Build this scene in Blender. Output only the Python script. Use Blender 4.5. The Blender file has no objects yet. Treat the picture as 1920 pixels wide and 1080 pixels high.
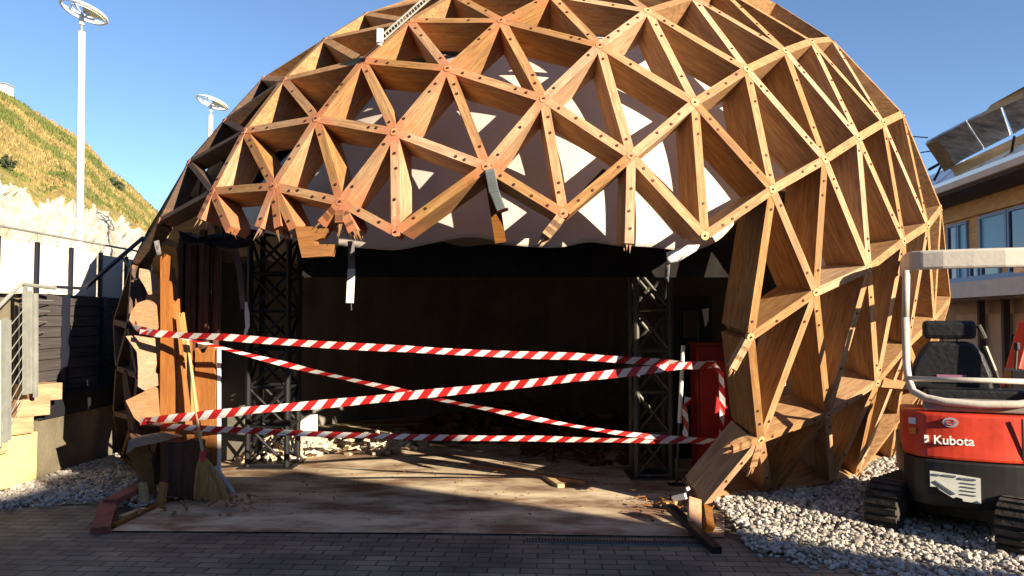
import bpy, bmesh, math, random
from mathutils import Vector, Matrix, Euler
V = Vector
S = bpy.context.scene
C = S.collection
random.seed(7)

# ------------------------------------------------------------------ camera, light, exposure
F_PX = 1450.0                      # focal length in pixels of the 1920 wide photograph
EYE = V((0, 0, 1.6))
PITCH = math.atan(60 / F_PX)
cam_d = bpy.data.cameras.new('camera'); cam = bpy.data.objects.new('camera', cam_d); C.objects.link(cam)
cam.location = EYE; cam.rotation_euler = (math.pi / 2 + PITCH, 0, 0)
cam_d.sensor_width = 36; cam_d.lens = 36 * F_PX / 1920; cam_d.clip_end = 3000; cam_d.clip_start = 0.05
S.camera = cam
SUN_EL = math.radians(19.0)
SUN_H = V((0.735, -0.678, 0)).normalized()          # horizontal direction towards the sun
TO_SUN = V((SUN_H.x * math.cos(SUN_EL), SUN_H.y * math.cos(SUN_EL), math.sin(SUN_EL)))
w = bpy.data.worlds.new("World"); S.world = w; w.use_nodes = True
nt = w.node_tree; nt.nodes.clear()
sky = nt.nodes.new('ShaderNodeTexSky'); sky.sky_type = 'NISHITA'; sky.sun_disc = False
sky.sun_elevation = SUN_EL; sky.sun_rotation = math.atan2(SUN_H.x, SUN_H.y)
sky.air_density = 0.75; sky.dust_density = 0.0; sky.ozone_density = 3.0
bg = nt.nodes.new('ShaderNodeBackground'); bg.inputs[1].default_value = 0.078
wo = nt.nodes.new('ShaderNodeOutputWorld')
nt.links.new(sky.outputs[0], bg.inputs[0]); nt.links.new(bg.outputs[0], wo.inputs[0])
sl = bpy.data.lights.new('sun', 'SUN'); sl.energy = 5.0; sl.angle = math.radians(0.4); sl.color = (1.0, 0.85, 0.64)
so = bpy.data.objects.new('sun', sl); C.objects.link(so)
so.rotation_euler = TO_SUN.to_track_quat('Z', 'Y').to_euler()
S.view_settings.view_transform = 'Standard'; S.view_settings.look = 'None'
S.view_settings.exposure = 1.42; S.view_settings.gamma = 1.0
S.view_settings.use_curve_mapping = False
S.cycles.max_bounces = 6; S.cycles.diffuse_bounces = 3; S.cycles.sample_clamp_indirect = 4

# ------------------------------------------------------------------ survey helpers (photograph pixel -> place)
def ray(u, v):
    a = (u - 960) / F_PX; b = (v - 540) / F_PX
    cp, sp = math.cos(PITCH), math.sin(PITCH)
    return V((a, b * sp + cp, -(b * cp - sp)))
def at(u, v, y):
    r = ray(u, v); return EYE + r * (y / r.y)
def gr(u, v, z=0.0):
    r = ray(u, v); return EYE + r * ((z - EYE.z) / r.z)

# ------------------------------------------------------------------ object helpers
def tag(o, label=None, cat=None, group=None, kind=None):
    if label: o['label'] = label
    if cat: o['category'] = cat
    if group: o['group'] = group
    if kind: o['kind'] = kind
    return o
def empty(name, loc=(0, 0, 0), rz=0.0, parent=None):
    o = bpy.data.objects.new(name, None); C.objects.link(o)
    o.location = loc; o.rotation_euler = (0, 0, rz); o.empty_display_size = .1
    if parent: o.parent = parent
    return o
def frame_of(d, up=V((0, 0, 1))):
    d = d.normalized()
    s = d.cross(up)
    if s.length < 1e-4: s = d.cross(V((0, 1, 0)))
    s.normalize(); n = s.cross(d).normalized()
    return d, s, n
LOCAL = set()          # things whose parts are modelled in the thing's own frame
class MB:
    def __init__(self): self.v = []; self.f = []; self.m = []; self.uv = {}; self.at = None
    def add(self, vs, fs, mi=0):
        o = len(self.v); self.v += [V(p) for p in vs]
        for f in fs: self.f.append([i + o for i in f]); self.m.append(mi)
        return o
    def box(self, c, s, rz=0.0, mi=0, M=None):
        hx, hy, hz = s[0] / 2, s[1] / 2, s[2] / 2
        vs = [V((x, y, z)) for z in (-hz, hz) for x, y in ((-hx, -hy), (hx, -hy), (hx, hy), (-hx, hy))]
        R = M if M is not None else Matrix.Rotation(rz, 3, 'Z')
        vs = [R @ p + V(c) for p in vs]
        self.add(vs, [(3, 2, 1, 0), (4, 5, 6, 7), (0, 1, 5, 4), (1, 2, 6, 5), (2, 3, 7, 6), (3, 0, 4, 7)], mi)
    def bar(self, a, b, wd, ht, up=V((0, 0, 1)), mi=0):
        a, b = V(a), V(b); d, s, n = frame_of(b - a, up)
        vs = []
        for p in (a, b):
            for i, j in ((-1, -1), (1, -1), (1, 1), (-1, 1)): vs.append(p + s * (i * wd / 2) + n * (j * ht / 2))
        self.add(vs, [(0, 1, 2, 3), (7, 6, 5, 4), (0, 4, 5, 1), (1, 5, 6, 2), (2, 6, 7, 3), (3, 7, 4, 0)], mi)
    def tube(self, pts, r, n=10, mi=0, closed=False):
        pts = [V(p) for p in pts]; rings = []; prev = None
        rr = r if isinstance(r, (list, tuple)) else [r] * len(pts)
        for i, p in enumerate(pts):
            if closed: d = pts[(i + 1) % len(pts)] - pts[i - 1]
            else: d = pts[min(i + 1, len(pts) - 1)] - pts[max(i - 1, 0)]
            d.normalize()
            if prev is None: _, s, q = frame_of(d)
            else:
                s = prev - d * prev.dot(d); s.normalize(); q = s.cross(d)
            prev = s
            rings.append([p + (s * math.cos(t) + q * math.sin(t)) * rr[i] for t in [2 * math.pi * k / n for k in range(n)]])
        vs = [x for g in rings for x in g]; fs = []
        m = len(pts)
        for i in range(m if closed else m - 1):
            for k in range(n):
                a = i * n + k; b = i * n + (k + 1) % n; j = ((i + 1) % m) * n
                fs.append((a, b, j + (k + 1) % n, j + k))
        if not closed: fs += [tuple(range(n))[::-1], tuple((m - 1) * n + k for k in range(n))]
        self.add(vs, fs, mi)
    def prism(self, pts, d, mi=0):          # planar polygon extruded by the vector d
        n = len(pts); pts = [V(p) for p in pts]; d = V(d)
        vs = pts + [p + d for p in pts]
        fs = [tuple(range(n))[::-1], tuple(range(n, 2 * n))] + [(i, (i + 1) % n, n + (i + 1) % n, n + i) for i in range(n)]
        self.add(vs, fs, mi)
    def xf(self, M):
        self.v = [M @ p for p in self.v]; return self
    def build(self, name, mats, parent=None, origin=None, smooth=False, bevel=0.0, fix=True):
        me = bpy.data.meshes.new(name)
        off = V(origin) if origin is not None else V((0, 0, 0))
        me.from_pydata([tuple(p - off) for p in self.v], [], self.f)
        if not isinstance(mats, (list, tuple)): mats = [mats]
        for m in mats: me.materials.append(m)
        me.polygons.foreach_set('material_index', self.m)
        if fix:
            bm = bmesh.new(); bm.from_mesh(me)
            bmesh.ops.recalc_face_normals(bm, faces=bm.faces); bm.to_mesh(me); bm.free()
        if smooth: me.polygons.foreach_set('use_smooth', [True] * len(me.polygons))
        me.update()
        o = bpy.data.objects.new(name, me); C.objects.link(o); o.location = off
        if parent is not None:
            o.parent = parent
            o.location = off - V(parent_loc(parent)) if origin is not None else V((0, 0, 0)) - V(parent_loc(parent))
            if parent.name in LOCAL: o.location = (0, 0, 0); LOCAL.add(o.name)
        if bevel:
            b = o.modifiers.new('bevel', 'BEVEL'); b.width = bevel; b.segments = 2; b.limit_method = 'ANGLE'
        return o
def parent_loc(p):
    l = V(p.location); q = p.parent
    while q: l = l + q.location; q = q.parent
    return l

# ------------------------------------------------------------------ materials
def mat(name, col, rough=.7, metal=0.0, noise=0.0, nscale=4.0, bump=0.0, bscale=30.0, coords='Object', col2=None, stretch=(1, 1, 1), spec=.3):
    m = bpy.data.materials.new(name); m.use_nodes = True; t = m.node_tree; b = t.nodes['Principled BSDF']
    b.inputs['Roughness'].default_value = rough; b.inputs['Metallic'].default_value = metal
    b.inputs['Specular IOR Level'].default_value = spec
    b.inputs['Base Color'].default_value = (*col, 1)
    if noise or bump or col2:
        tc = t.nodes.new('ShaderNodeTexCoord'); mp = t.nodes.new('ShaderNodeMapping'); mp.inputs['Scale'].default_value = stretch
        t.links.new(tc.outputs[coords], mp.inputs[0])
    if noise or col2:
        n = t.nodes.new('ShaderNodeTexNoise'); n.inputs['Scale'].default_value = nscale; n.inputs['Detail'].default_value = 8; n.inputs['Roughness'].default_value = .6
        t.links.new(mp.outputs[0], n.inputs['Vector'])
        r = t.nodes.new('ShaderNodeValToRGB'); r.color_ramp.elements[0].position = .32; r.color_ramp.elements[1].position = .68
        c2 = col2 if col2 else tuple(min(1, c * (1 + noise)) for c in col)
        c1 = tuple(c * (1 - noise) for c in col) if not col2 else col
        r.color_ramp.elements[0].color = (*c1, 1); r.color_ramp.elements[1].color = (*c2, 1)
        t.links.new(n.outputs[0], r.inputs[0]); t.links.new(r.outputs[0], b.inputs['Base Color'])
    if bump:
        n2 = t.nodes.new('ShaderNodeTexNoise'); n2.inputs['Scale'].default_value = bscale; n2.inputs['Detail'].default_value = 6
        bp = t.nodes.new('ShaderNodeBump'); bp.inputs['Strength'].default_value = bump; bp.inputs['Distance'].default_value = .02
        t.links.new(mp.outputs[0], n2.inputs['Vector']); t.links.new(n2.outputs[0], bp.inputs['Height']); t.links.new(bp.outputs[0], b.inputs['Normal'])
    return m
def wood_mat(name, light, dark, stain=(.46, .165, .08), stainw=0.8, gscale=9.0, axis='X', grey=.55):
    """timber: grain stretched along one local axis, a tone of its own per object, weather-grey blotches, red stain near joints"""
    m = bpy.data.materials.new(name); m.use_nodes = True; t = m.node_tree; N = t.nodes; L = t.links; b = N['Principled BSDF']
    b.inputs['Roughness'].default_value = .72; b.inputs['Specular IOR Level'].default_value = .25
    tc = N.new('ShaderNodeTexCoord'); mp = N.new('ShaderNodeMapping')
    sc = {'X': (.5, 4.5, 4.5), 'Z': (4.5, 4.5, .5)}[axis]; mp.inputs['Scale'].default_value = sc
    L.new(tc.outputs['Object'], mp.inputs[0])
    oi = N.new('ShaderNodeObjectInfo')
    ad = N.new('ShaderNodeVectorMath'); ad.operation = 'ADD'; sm = N.new('ShaderNodeVectorMath'); sm.operation = 'SCALE'; sm.inputs['Scale'].default_value = 37.0
    cx = N.new('ShaderNodeCombineXYZ'); L.new(oi.outputs['Random'], cx.inputs[0]); L.new(oi.outputs['Random'], cx.inputs[1]); L.new(cx.outputs[0], sm.inputs[0])
    L.new(mp.outputs[0], ad.inputs[0]); L.new(sm.outputs[0], ad.inputs[1])
    n = N.new('ShaderNodeTexNoise'); n.inputs['Scale'].default_value = gscale; n.inputs['Detail'].default_value = 9; n.inputs['Roughness'].default_value = .65; n.inputs['Distortion'].default_value = .6
    L.new(ad.outputs[0], n.inputs['Vector'])
    r = N.new('ShaderNodeValToRGB'); r.color_ramp.elements[0].position = .22; r.color_ramp.elements[1].position = .72
    r.color_ramp.elements[0].color = (*dark, 1); r.color_ramp.elements[1].color = (*light, 1)
    L.new(n.outputs[0], r.inputs[0])
    # tone per object
    hv = N.new('ShaderNodeHueSaturation'); mr = N.new('ShaderNodeMapRange'); mr.inputs['To Min'].default_value = .66; mr.inputs['To Max'].default_value = 1.15
    L.new(oi.outputs['Random'], mr.inputs['Value']); L.new(mr.outputs[0], hv.inputs['Value']); s2 = N.new('ShaderNodeMath'); s2.operation = 'MULTIPLY_ADD'; s2.inputs[1].default_value = -.35; s2.inputs[2].default_value = 1.2; L.new(oi.outputs['Random'], s2.inputs[0]); L.new(s2.outputs[0], hv.inputs['Saturation']); L.new(r.outputs[0], hv.inputs['Color'])
    # weathering
    n3 = N.new('ShaderNodeTexNoise'); n3.inputs['Scale'].default_value = 1.3; n3.inputs['Detail'].default_value = 5; L.new(ad.outputs[0], n3.inputs['Vector'])
    r3 = N.new('ShaderNodeMapRange'); r3.inputs['From Min'].default_value = .5; r3.inputs['From Max'].default_value = .75; r3.inputs['To Max'].default_value = grey; L.new(n3.outputs[0], r3.inputs['Value'])
    mx = N.new('ShaderNodeMix'); mx.data_type = 'RGBA'; L.new(r3.outputs[0], mx.inputs[0]); L.new(hv.outputs[0], mx.inputs[6]); mx.inputs[7].default_value = (dark[0] * .72, dark[1] * .95, dark[2] * 1.5, 1)
    # stain
    a = N.new('ShaderNodeAttribute'); a.attribute_name = 'stain'
    n4 = N.new('ShaderNodeTexNoise'); n4.inputs['Scale'].default_value = 18; n4.inputs['Detail'].default_value = 4; L.new(tc.outputs['Object'], n4.inputs['Vector'])
    m4 = N.new('ShaderNodeMath'); m4.operation = 'MULTIPLY_ADD'; m4.inputs[1].default_value = 1.2; m4.inputs[2].default_value = -.6; L.new(n4.outputs[0], m4.inputs[0])
    m5 = N.new('ShaderNodeMath'); m5.operation = 'ADD'; L.new(a.outputs['Fac'], m5.inputs[0]); L.new(m4.outputs[0], m5.inputs[1])
    m6 = N.new('ShaderNodeMapRange'); m6.inputs['From Min'].default_value = .25; m6.inputs['From Max'].default_value = .7; m6.inputs['To Max'].default_value = stainw; L.new(m5.outputs[0], m6.inputs['Value'])
    mx2 = N.new('ShaderNodeMix'); mx2.data_type = 'RGBA'; L.new(m6.outputs[0], mx2.inputs[0]); L.new(mx.outputs[2], mx2.inputs[6]); mx2.inputs[7].default_value = (*stain, 1)
    L.new(mx2.outputs[2], b.inputs['Base Color'])
    bp = N.new('ShaderNodeBump'); bp.inputs['Strength'].default_value = .35; bp.inputs['Distance'].default_value = .01
    L.new(n.outputs[0], bp.inputs['Height']); L.new(bp.outputs[0], b.inputs['Normal'])
    return m
M = {}
M['beam'] = wood_mat('beam_timber', (.56, .36, .185), (.20, .082, .036))
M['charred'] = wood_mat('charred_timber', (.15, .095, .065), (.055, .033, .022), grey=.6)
M['plank'] = wood_mat('plank_timber', (.50, .25, .115), (.28, .105, .045), axis='Z', grey=.15, stainw=0)
M['plankx'] = wood_mat('debris_timber', (.38, .19, .08), (.18, .075, .03), axis='X', grey=.4, stainw=0)
M['pale'] = wood_mat('pale_timber', (.60, .42, .18), (.36, .21, .08), axis='Z', grey=.1, stainw=0)
M['hub'] = mat('joint_plate', (.46, .20, .10), .7, noise=.3, nscale=12, bump=.3)
M['hub2'] = mat('pale_joint_plate', (.50, .33, .16), .7, noise=.3, nscale=12, bump=.3)
M['bolt'] = mat('bolt_rust', (.07, .018, .012), .6, .3)
M['canvas'] = mat('canvas_liner', (.53, .465, .415), .85, noise=.12, nscale=1.2, bump=.25, bscale=1.6)
M['drape'] = mat('black_drape', (.19, .17, .15), .95, noise=.2, nscale=1.5, spec=.05)
M['grey_board'] = mat('grey_board', (.10, .09, .075), .9, noise=.15, nscale=3)
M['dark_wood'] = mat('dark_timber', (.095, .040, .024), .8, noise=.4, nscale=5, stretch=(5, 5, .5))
M['black_metal'] = mat('black_metal', (.015, .015, .018), .5, .2)
M['alu'] = mat('dull_aluminium', (.085, .082, .07), .45, .5, noise=.2, nscale=6)
M['white_cloth'] = mat('torn_white_cloth', (.78, .77, .75), .9, bump=.4, bscale=9)
M['black_cloth'] = mat('torn_black_cloth', (.03, .03, .037), .85, bump=.6, bscale=7)
M['red'] = mat('red_paint_cabinet', (.16, .008, .008), .5, noise=.25, nscale=5)
M['white_paint'] = mat('white_paint', (.80, .80, .78), .45, noise=.05, nscale=4)
M['galv'] = mat('galvanised_steel', (.33, .34, .31), .5, .35, noise=.15, nscale=7)
M['navy_metal'] = mat('navy_metal', (.018, .02, .035), .5, .2)
M['screen'] = mat('white_screen_panel', (.72, .70, .62), .7, noise=.06, nscale=3)
M['boards'] = mat('dark_boards', (.065, .056, .056), .8, noise=.3, nscale=4, stretch=(1, .3, 12), bump=.3, bscale=6)
M['concrete'] = mat('olive_concrete', (.17, .145, .10), .9, noise=.25, nscale=3, bump=.4)
M['black_band'] = mat('black_band', (.012, .013, .018), .8)
M['yellow_wall'] = mat('ochre_render', (.72, .55, .20), .9, noise=.12, nscale=5, bump=.3)
M['step'] = mat('step_timber', (.42, .26, .15), .8, noise=.3, nscale=4, stretch=(1, 1, 5))
M['rock'] = mat('limestone_gravel', (.42, .40, .37), .9, noise=.32, nscale=9, coords='Generated')
M['rubber'] = mat('track_rubber', (.05, .043, .036), .85, noise=.5, nscale=10, bump=.5)
M['mud'] = mat('dusty_steel', (.07, .055, .042), .85, noise=.4, nscale=7, bump=.4)
M['orange'] = mat('orange_red_paint', (.52, .042, .018), .5, noise=.22, nscale=5, spec=.35, bump=.05)
M['chassis'] = mat('black_plastic', (.016, .015, .016), .5, noise=.3, nscale=4, spec=.4)
M['rops'] = mat('beige_frame_paint', (.52, .48, .42), .5, noise=.1, nscale=3, bump=.1)
M['seat'] = mat('black_vinyl', (.010, .010, .013), .5, spec=.4, bump=.3)
M['pink'] = mat('faded_pink_sticker', (.30, .13, .24), .7)
M['lens_white'] = mat('clear_lamp_lens', (.7, .72, .72), .2)
M['lens_amber'] = mat('amber_lamp_lens', (.65, .2, .03), .3)
M['silver'] = mat('silver_badge', (.6, .62, .66), .3, .6)
M['badge_dark'] = mat('badge_red', (.35, .03, .03), .4)
M['plate'] = mat('data_plate', (.50, .51, .47), .6, noise=.1, nscale=12)
M['ink'] = mat('plate_ink', (.09, .10, .13), .7)
M['clad'] = mat('timber_cladding', (.85, .43, .16), .75, noise=.22, nscale=3, stretch=(1, 1, 9), bump=.2)
M['clad_dark'] = mat('brown_cladding', (.55, .29, .15), .8, noise=.2, nscale=3, stretch=(6, 6, 1))
M['soffit'] = mat('dark_soffit', (.12, .08, .06), .8)
M['slab'] = mat('grey_render', (.85, .60, .45), .85, noise=.08, nscale=3)
M['blue_frame'] = mat('blue_grey_frame', (.27, .36, .52), .5)
M['blue_blind'] = mat('blue_blind', (.22, .46, .60), .35, noise=.06, nscale=3)
M['glass'] = mat('dark_glass', (.015, .02, .03), .06, spec=.8)
M['blue_flash'] = mat('blue_white_flashing', (.85, .90, .96), .35, .3)
M['panel_cell'] = mat('solar_glass', (.42, .40, .38), .3, spec=.6, noise=.75, nscale=3)
M['tan_under'] = mat('tan_backing', (.55, .38, .2), .7, noise=.15, nscale=2)
M['straw'] = mat('broom_straw', (.42, .235, .075), .85, noise=.4, nscale=9, stretch=(14, 14, 1), bump=.8, bscale=12)
M['redplastic'] = mat('red_plastic', (.5, .02, .03), .4)
M['stick'] = mat('grey_handle', (.34, .32, .30), .6)
M['redpipe'] = mat('dusty_red_plank', (.24, .075, .055), .8, noise=.3, nscale=6, bump=.3)
M['drain'] = mat('drain_steel', (.16, .17, .19), .5, .5)
M['lamp_lens'] = mat('lamp_reflector', (.55, .56, .40), .4, noise=.1, nscale=5)
M['shrub'] = mat('shrub_leaves', (.05, .065, .03), .9, noise=.5, nscale=6)
M['far_render'] = mat('pale_building_render', (.45, .42, .38), .85, noise=.1, nscale=1)
M['grey_cloth'] = mat('torn_grey_cloth', (.17, .155, .16), .9, noise=.2, nscale=5, bump=.4, bscale=9)
M['grey_steel'] = mat('grey_steel', (.16, .18, .19), .5, .4, noise=.25, nscale=8)
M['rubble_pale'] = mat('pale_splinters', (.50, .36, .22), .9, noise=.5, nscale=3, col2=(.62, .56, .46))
M['garage'] = mat('garage_panel', (.75, .40, .22), .75, noise=.12, nscale=2)
M['mud_grey'] = mat('grey_bracket_paint', (.27, .25, .22), .6, noise=.2, nscale=5)
M['blocker_dark'] = mat('dark_blocker', (.09, .085, .08), .85, noise=.15, nscale=.6)
M['plankx2'] = wood_mat('fragment_timber', (.46, .28, .16), (.26, .14, .08), axis='X', grey=.5, stainw=0)
M['grass_dry'] = mat('dry_grass', (.29, .22, .085), .9, noise=.3, nscale=2)
M['grass_green'] = mat('green_grass', (.12, .14, .035), .9, noise=.3, nscale=2)
M['pelmet'] = mat('black_pelmet_cloth', (.02, .018, .018), .95, noise=.3, nscale=3, spec=.05)
M['red_door'] = mat('red_cabinet_door', (.30, .012, .012), .5, noise=.25, nscale=5)
M['brown'] = wood_mat('brown_split_timber', (.24, .12, .07), (.10, .045, .028), axis='Z', grey=.5, stainw=0)

NODES={'A-1':(-3.239,7.052,2.513),'A0':(-2.529,6.474,2.686),'A1':(-1.888,6.073,2.657),'A2':(-1.295,5.798,2.492),'A3':(-0.854,5.656,2.246),'B-1':(-3.027,7.176,3.080),'B0':(-2.299,6.578,3.224),'B1':(-1.567,6.131,3.213),'B2':(-0.891,5.815,3.028),'B3':(-0.187,5.622,2.724),'B4':(0.374,5.571,2.371),'C-1':(-2.673,7.108,3.455),'C0':(-2.020,6.761,3.732),'C1':(-1.232,6.295,3.740),'C2':(-0.499,5.950,3.560),'C3':(0.240,5.741,3.260),'C4':(0.882,5.664,2.812),'C5':(1.435,5.727,2.226),'C6':(1.833,5.945,1.469),'C7':(2.019,6.314,0.628),'D-1':(-2.457,7.532,3.986),'D0':(-1.744,7.082,4.209),'D1':(-0.872,6.485,4.150),'D2':(-0.086,6.171,4.026),'D3':(0.688,5.964,3.746),'D4':(1.404,5.870,3.268),'D5':(2.010,5.922,2.606),'D6':(2.407,6.118,1.819),'D7':(2.671,6.570,0.799),'E0':(-1.432,7.443,4.597),'E1':(-0.520,6.685,4.462),'E2':(0.326,6.374,4.324),'E3':(1.119,6.266,4.144),'E4':(1.894,6.150,3.617),'E5':(2.525,6.189,2.894),'E6':(2.965,6.404,2.029),'E7':(3.211,6.825,1.047),'F2':(0.773,6.678,4.621),'F3':(1.562,6.569,4.389),'F4':(2.322,6.476,3.884),'F5':(2.932,6.483,3.142),'F6':(3.411,6.707,2.286),'F7':(3.585,7.012,1.369),'G3':(1.891,7.056,4.716),'G4':(2.688,6.838,4.099),'G5':(3.325,6.851,3.364),'G6':(3.824,7.079,2.467),'G7':(4.031,7.387,1.600),'H4':(3.082,7.344,4.305),'H5':(3.830,7.499,3.620),'H6':(4.220,7.562,2.700),'H7':(4.651,8.195,1.824),'B8':(1.598,6.473,0.034),'C8':(2.246,6.785,0.004),'D8':(2.928,7.144,0.113),'E8':(3.375,7.651,-0.044),'F8':(4.135,8.510,0.042),'L1':(-3.645,7.396,2.147),'L2':(-3.990,7.741,1.584),'L3':(-3.549,7.136,1.541),'L4':(-3.799,7.439,1.140),'L5':(-4.008,7.814,0.663),'L6':(-3.494,7.178,0.690),'L7':(-4.142,8.254,0.148),'L8':(-3.807,7.991,-0.226),'L9':(-3.372,6.972,1.097)}
EDGES="A-1,A0 A-1,B-1 A0,A1 A0,B0 A0,B-1 A1,A2 A1,B1 A1,B0 A2,A3 A2,B2 A2,B1 A3,B3 A3,B2 B-1,B0 B-1,C-1 B0,B1 B0,C0 B0,C-1 B1,B2 B1,C1 B1,C0 B2,B3 B2,C2 B2,C1 B3,B4 B3,C3 B3,C2 B4,C4 B4,C3 C-1,C0 C-1,D-1 C0,C1 C0,D0 C0,D-1 C1,C2 C1,D1 C1,D0 C2,C3 C2,D2 C2,D1 C3,C4 C3,D3 C3,D2 C4,C5 C4,D4 C4,D3 C5,D5 C5,D4 C6,C7 C6,D6 C6,D5 C7,C8 C7,D7 C7,D6 D-1,D0 D0,D1 D0,E0 D1,D2 D1,E1 D1,E0 D2,D3 D2,E2 D2,E1 D3,D4 D3,E3 D3,E2 D4,D5 D4,E4 D4,E3 D5,D6 D5,E5 D5,E4 D6,D7 D6,E6 D6,E5 D7,D8 D7,E7 D7,E6 E0,E1 E1,E2 E2,E3 E2,F2 E3,E4 E3,F3 E3,F2 E4,E5 E4,F4 E4,F3 E5,E6 E5,F5 E5,F4 E6,E7 E6,F6 E6,F5 E7,E8 E7,F7 E7,F6 F2,F3 F3,F4 F3,G3 F4,F5 F4,G4 F4,G3 F5,F6 F5,G5 F5,G4 F6,F7 F6,G6 F6,G5 F7,F8 F7,G7 F7,G6 G3,G4 G4,G5 G4,H4 G5,G6 G5,H5 G5,H4 G6,G7 G6,H6 G6,H5 G7,H7 G7,H6 H4,H5 H5,H6 H6,H7 B8,C8 B8,C7 C8,D8 C8,D7 D8,E8 D8,E7 E8,F8 E8,F7 F8,G7 A-1,L1 L1,L2 L1,L3 L2,L3 L2,L4 L3,L4 L3,L9 L4,L5 L4,L9 L5,L6 L9,L6 L5,L7 L6,L7 L6,L8 L7,L8"

# ------------------------------------------------------------------ setting: ground, paving, dome floor
def sheet(name, pts, z, m, sub=0):
    b = MB(); b.add([V((x, y, z)) for x, y in pts], [tuple(range(len(pts)))])
    o = b.build(name, m, fix=False); o.data.polygons[0].flip() if o.data.polygons[0].normal.z < 0 else None
    return tag(o, kind='structure')
def ground_material():
    m = mat('dry_ground', (.08, .07, .055), .95, noise=.3, nscale=.6, bump=.5, bscale=9); return m
sheet('ground', [(-400, -300), (400, -300), (400, 700), (-400, 700)], 0, ground_material())
def paving_material():
    m = bpy.data.materials.new('block_paving'); m.use_nodes = True; t = m.node_tree; N = t.nodes; L = t.links; b = N['Principled BSDF']
    tc = N.new('ShaderNodeTexCoord'); mp = N.new('ShaderNodeMapping'); mp.inputs['Rotation'].default_value = (0, 0, math.radians(3)); L.new(tc.outputs['Object'], mp.inputs[0])
    br = N.new('ShaderNodeTexBrick'); br.inputs['Scale'].default_value = 1.0
    br.inputs['Brick Width'].default_value = .21; br.inputs['Row Height'].default_value = .105; br.inputs['Mortar Size'].default_value = .007; br.inputs['Mortar Smooth'].default_value = .35
    br.inputs['Color1'].default_value = (.15, .125, .10, 1); br.inputs['Color2'].default_value = (.24, .20, .155, 1); br.inputs['Mortar'].default_value = (.05, .045, .04, 1)
    L.new(mp.outputs[0], br.inputs['Vector'])
    n = N.new('ShaderNodeTexNoise'); n.inputs['Scale'].default_value = 1.6; n.inputs['Detail'].default_value = 8; L.new(tc.outputs['Object'], n.inputs['Vector'])
    r = N.new('ShaderNodeValToRGB'); r.color_ramp.elements[0].position = .35; r.color_ramp.elements[0].color = (.55, .55, .6, 1); r.color_ramp.elements[1].position = .75; r.color_ramp.elements[1].color = (1.5, 1.4, 1.2, 1); L.new(n.outputs[0], r.inputs[0])
    mx = N.new('ShaderNodeMix'); mx.data_type = 'RGBA'; mx.blend_type = 'MULTIPLY'; mx.inputs[0].default_value = 1; L.new(br.outputs[0], mx.inputs[6]); L.new(r.outputs[0], mx.inputs[7])
    # scattered pale sand swept over the blocks
    n2 = N.new('ShaderNodeTexNoise'); n2.inputs['Scale'].default_value = .9; n2.inputs['Detail'].default_value = 10; n2.inputs['Roughness'].default_value = .7; L.new(tc.outputs['Object'], n2.inputs['Vector'])
    r2 = N.new('ShaderNodeMapRange'); r2.inputs['From Min'].default_value = .56; r2.inputs['From Max'].default_value = .72; r2.inputs['To Max'].default_value = .6; L.new(n2.outputs[0], r2.inputs['Value'])
    mx2 = N.new('ShaderNodeMix'); mx2.data_type = 'RGBA'; L.new(r2.outputs[0], mx2.inputs[0]); L.new(mx.outputs[2], mx2.inputs[6]); mx2.inputs[7].default_value = (.26, .21, .13, 1)
    L.new(mx2.outputs[2], b.inputs['Base Color']); b.inputs['Roughness'].default_value = .72
    bp = N.new('ShaderNodeBump'); bp.inputs['Strength'].default_value = .8; bp.inputs['Distance'].default_value = .006
    iv = N.new('ShaderNodeMath'); iv.operation = 'SUBTRACT'; iv.inputs[0].default_value = 1; L.new(br.outputs['Fac'], iv.inputs[1])
    n5 = N.new('ShaderNodeTexNoise'); n5.inputs['Scale'].default_value = 5.5; n5.inputs['Detail'].default_value = 6; L.new(tc.outputs['Object'], n5.inputs['Vector'])
    ad = N.new('ShaderNodeMath'); ad.operation = 'ADD'; L.new(iv.outputs[0], ad.inputs[0]); L.new(n5.outputs[0], ad.inputs[1])
    L.new(ad.outputs[0], bp.inputs['Height']); L.new(bp.outputs[0], b.inputs['Normal'])
    return m
sheet('paving', [(-14, -14), (14, -14), (14, 4.2), (3.2, 4.6), (1.75, 5.35), (1.5, 5.9), (-3.3, 6.1), (-3.35, 6.75), (-4.69, 6.9), (-14, 6.9)], .006, paving_material())
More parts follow.
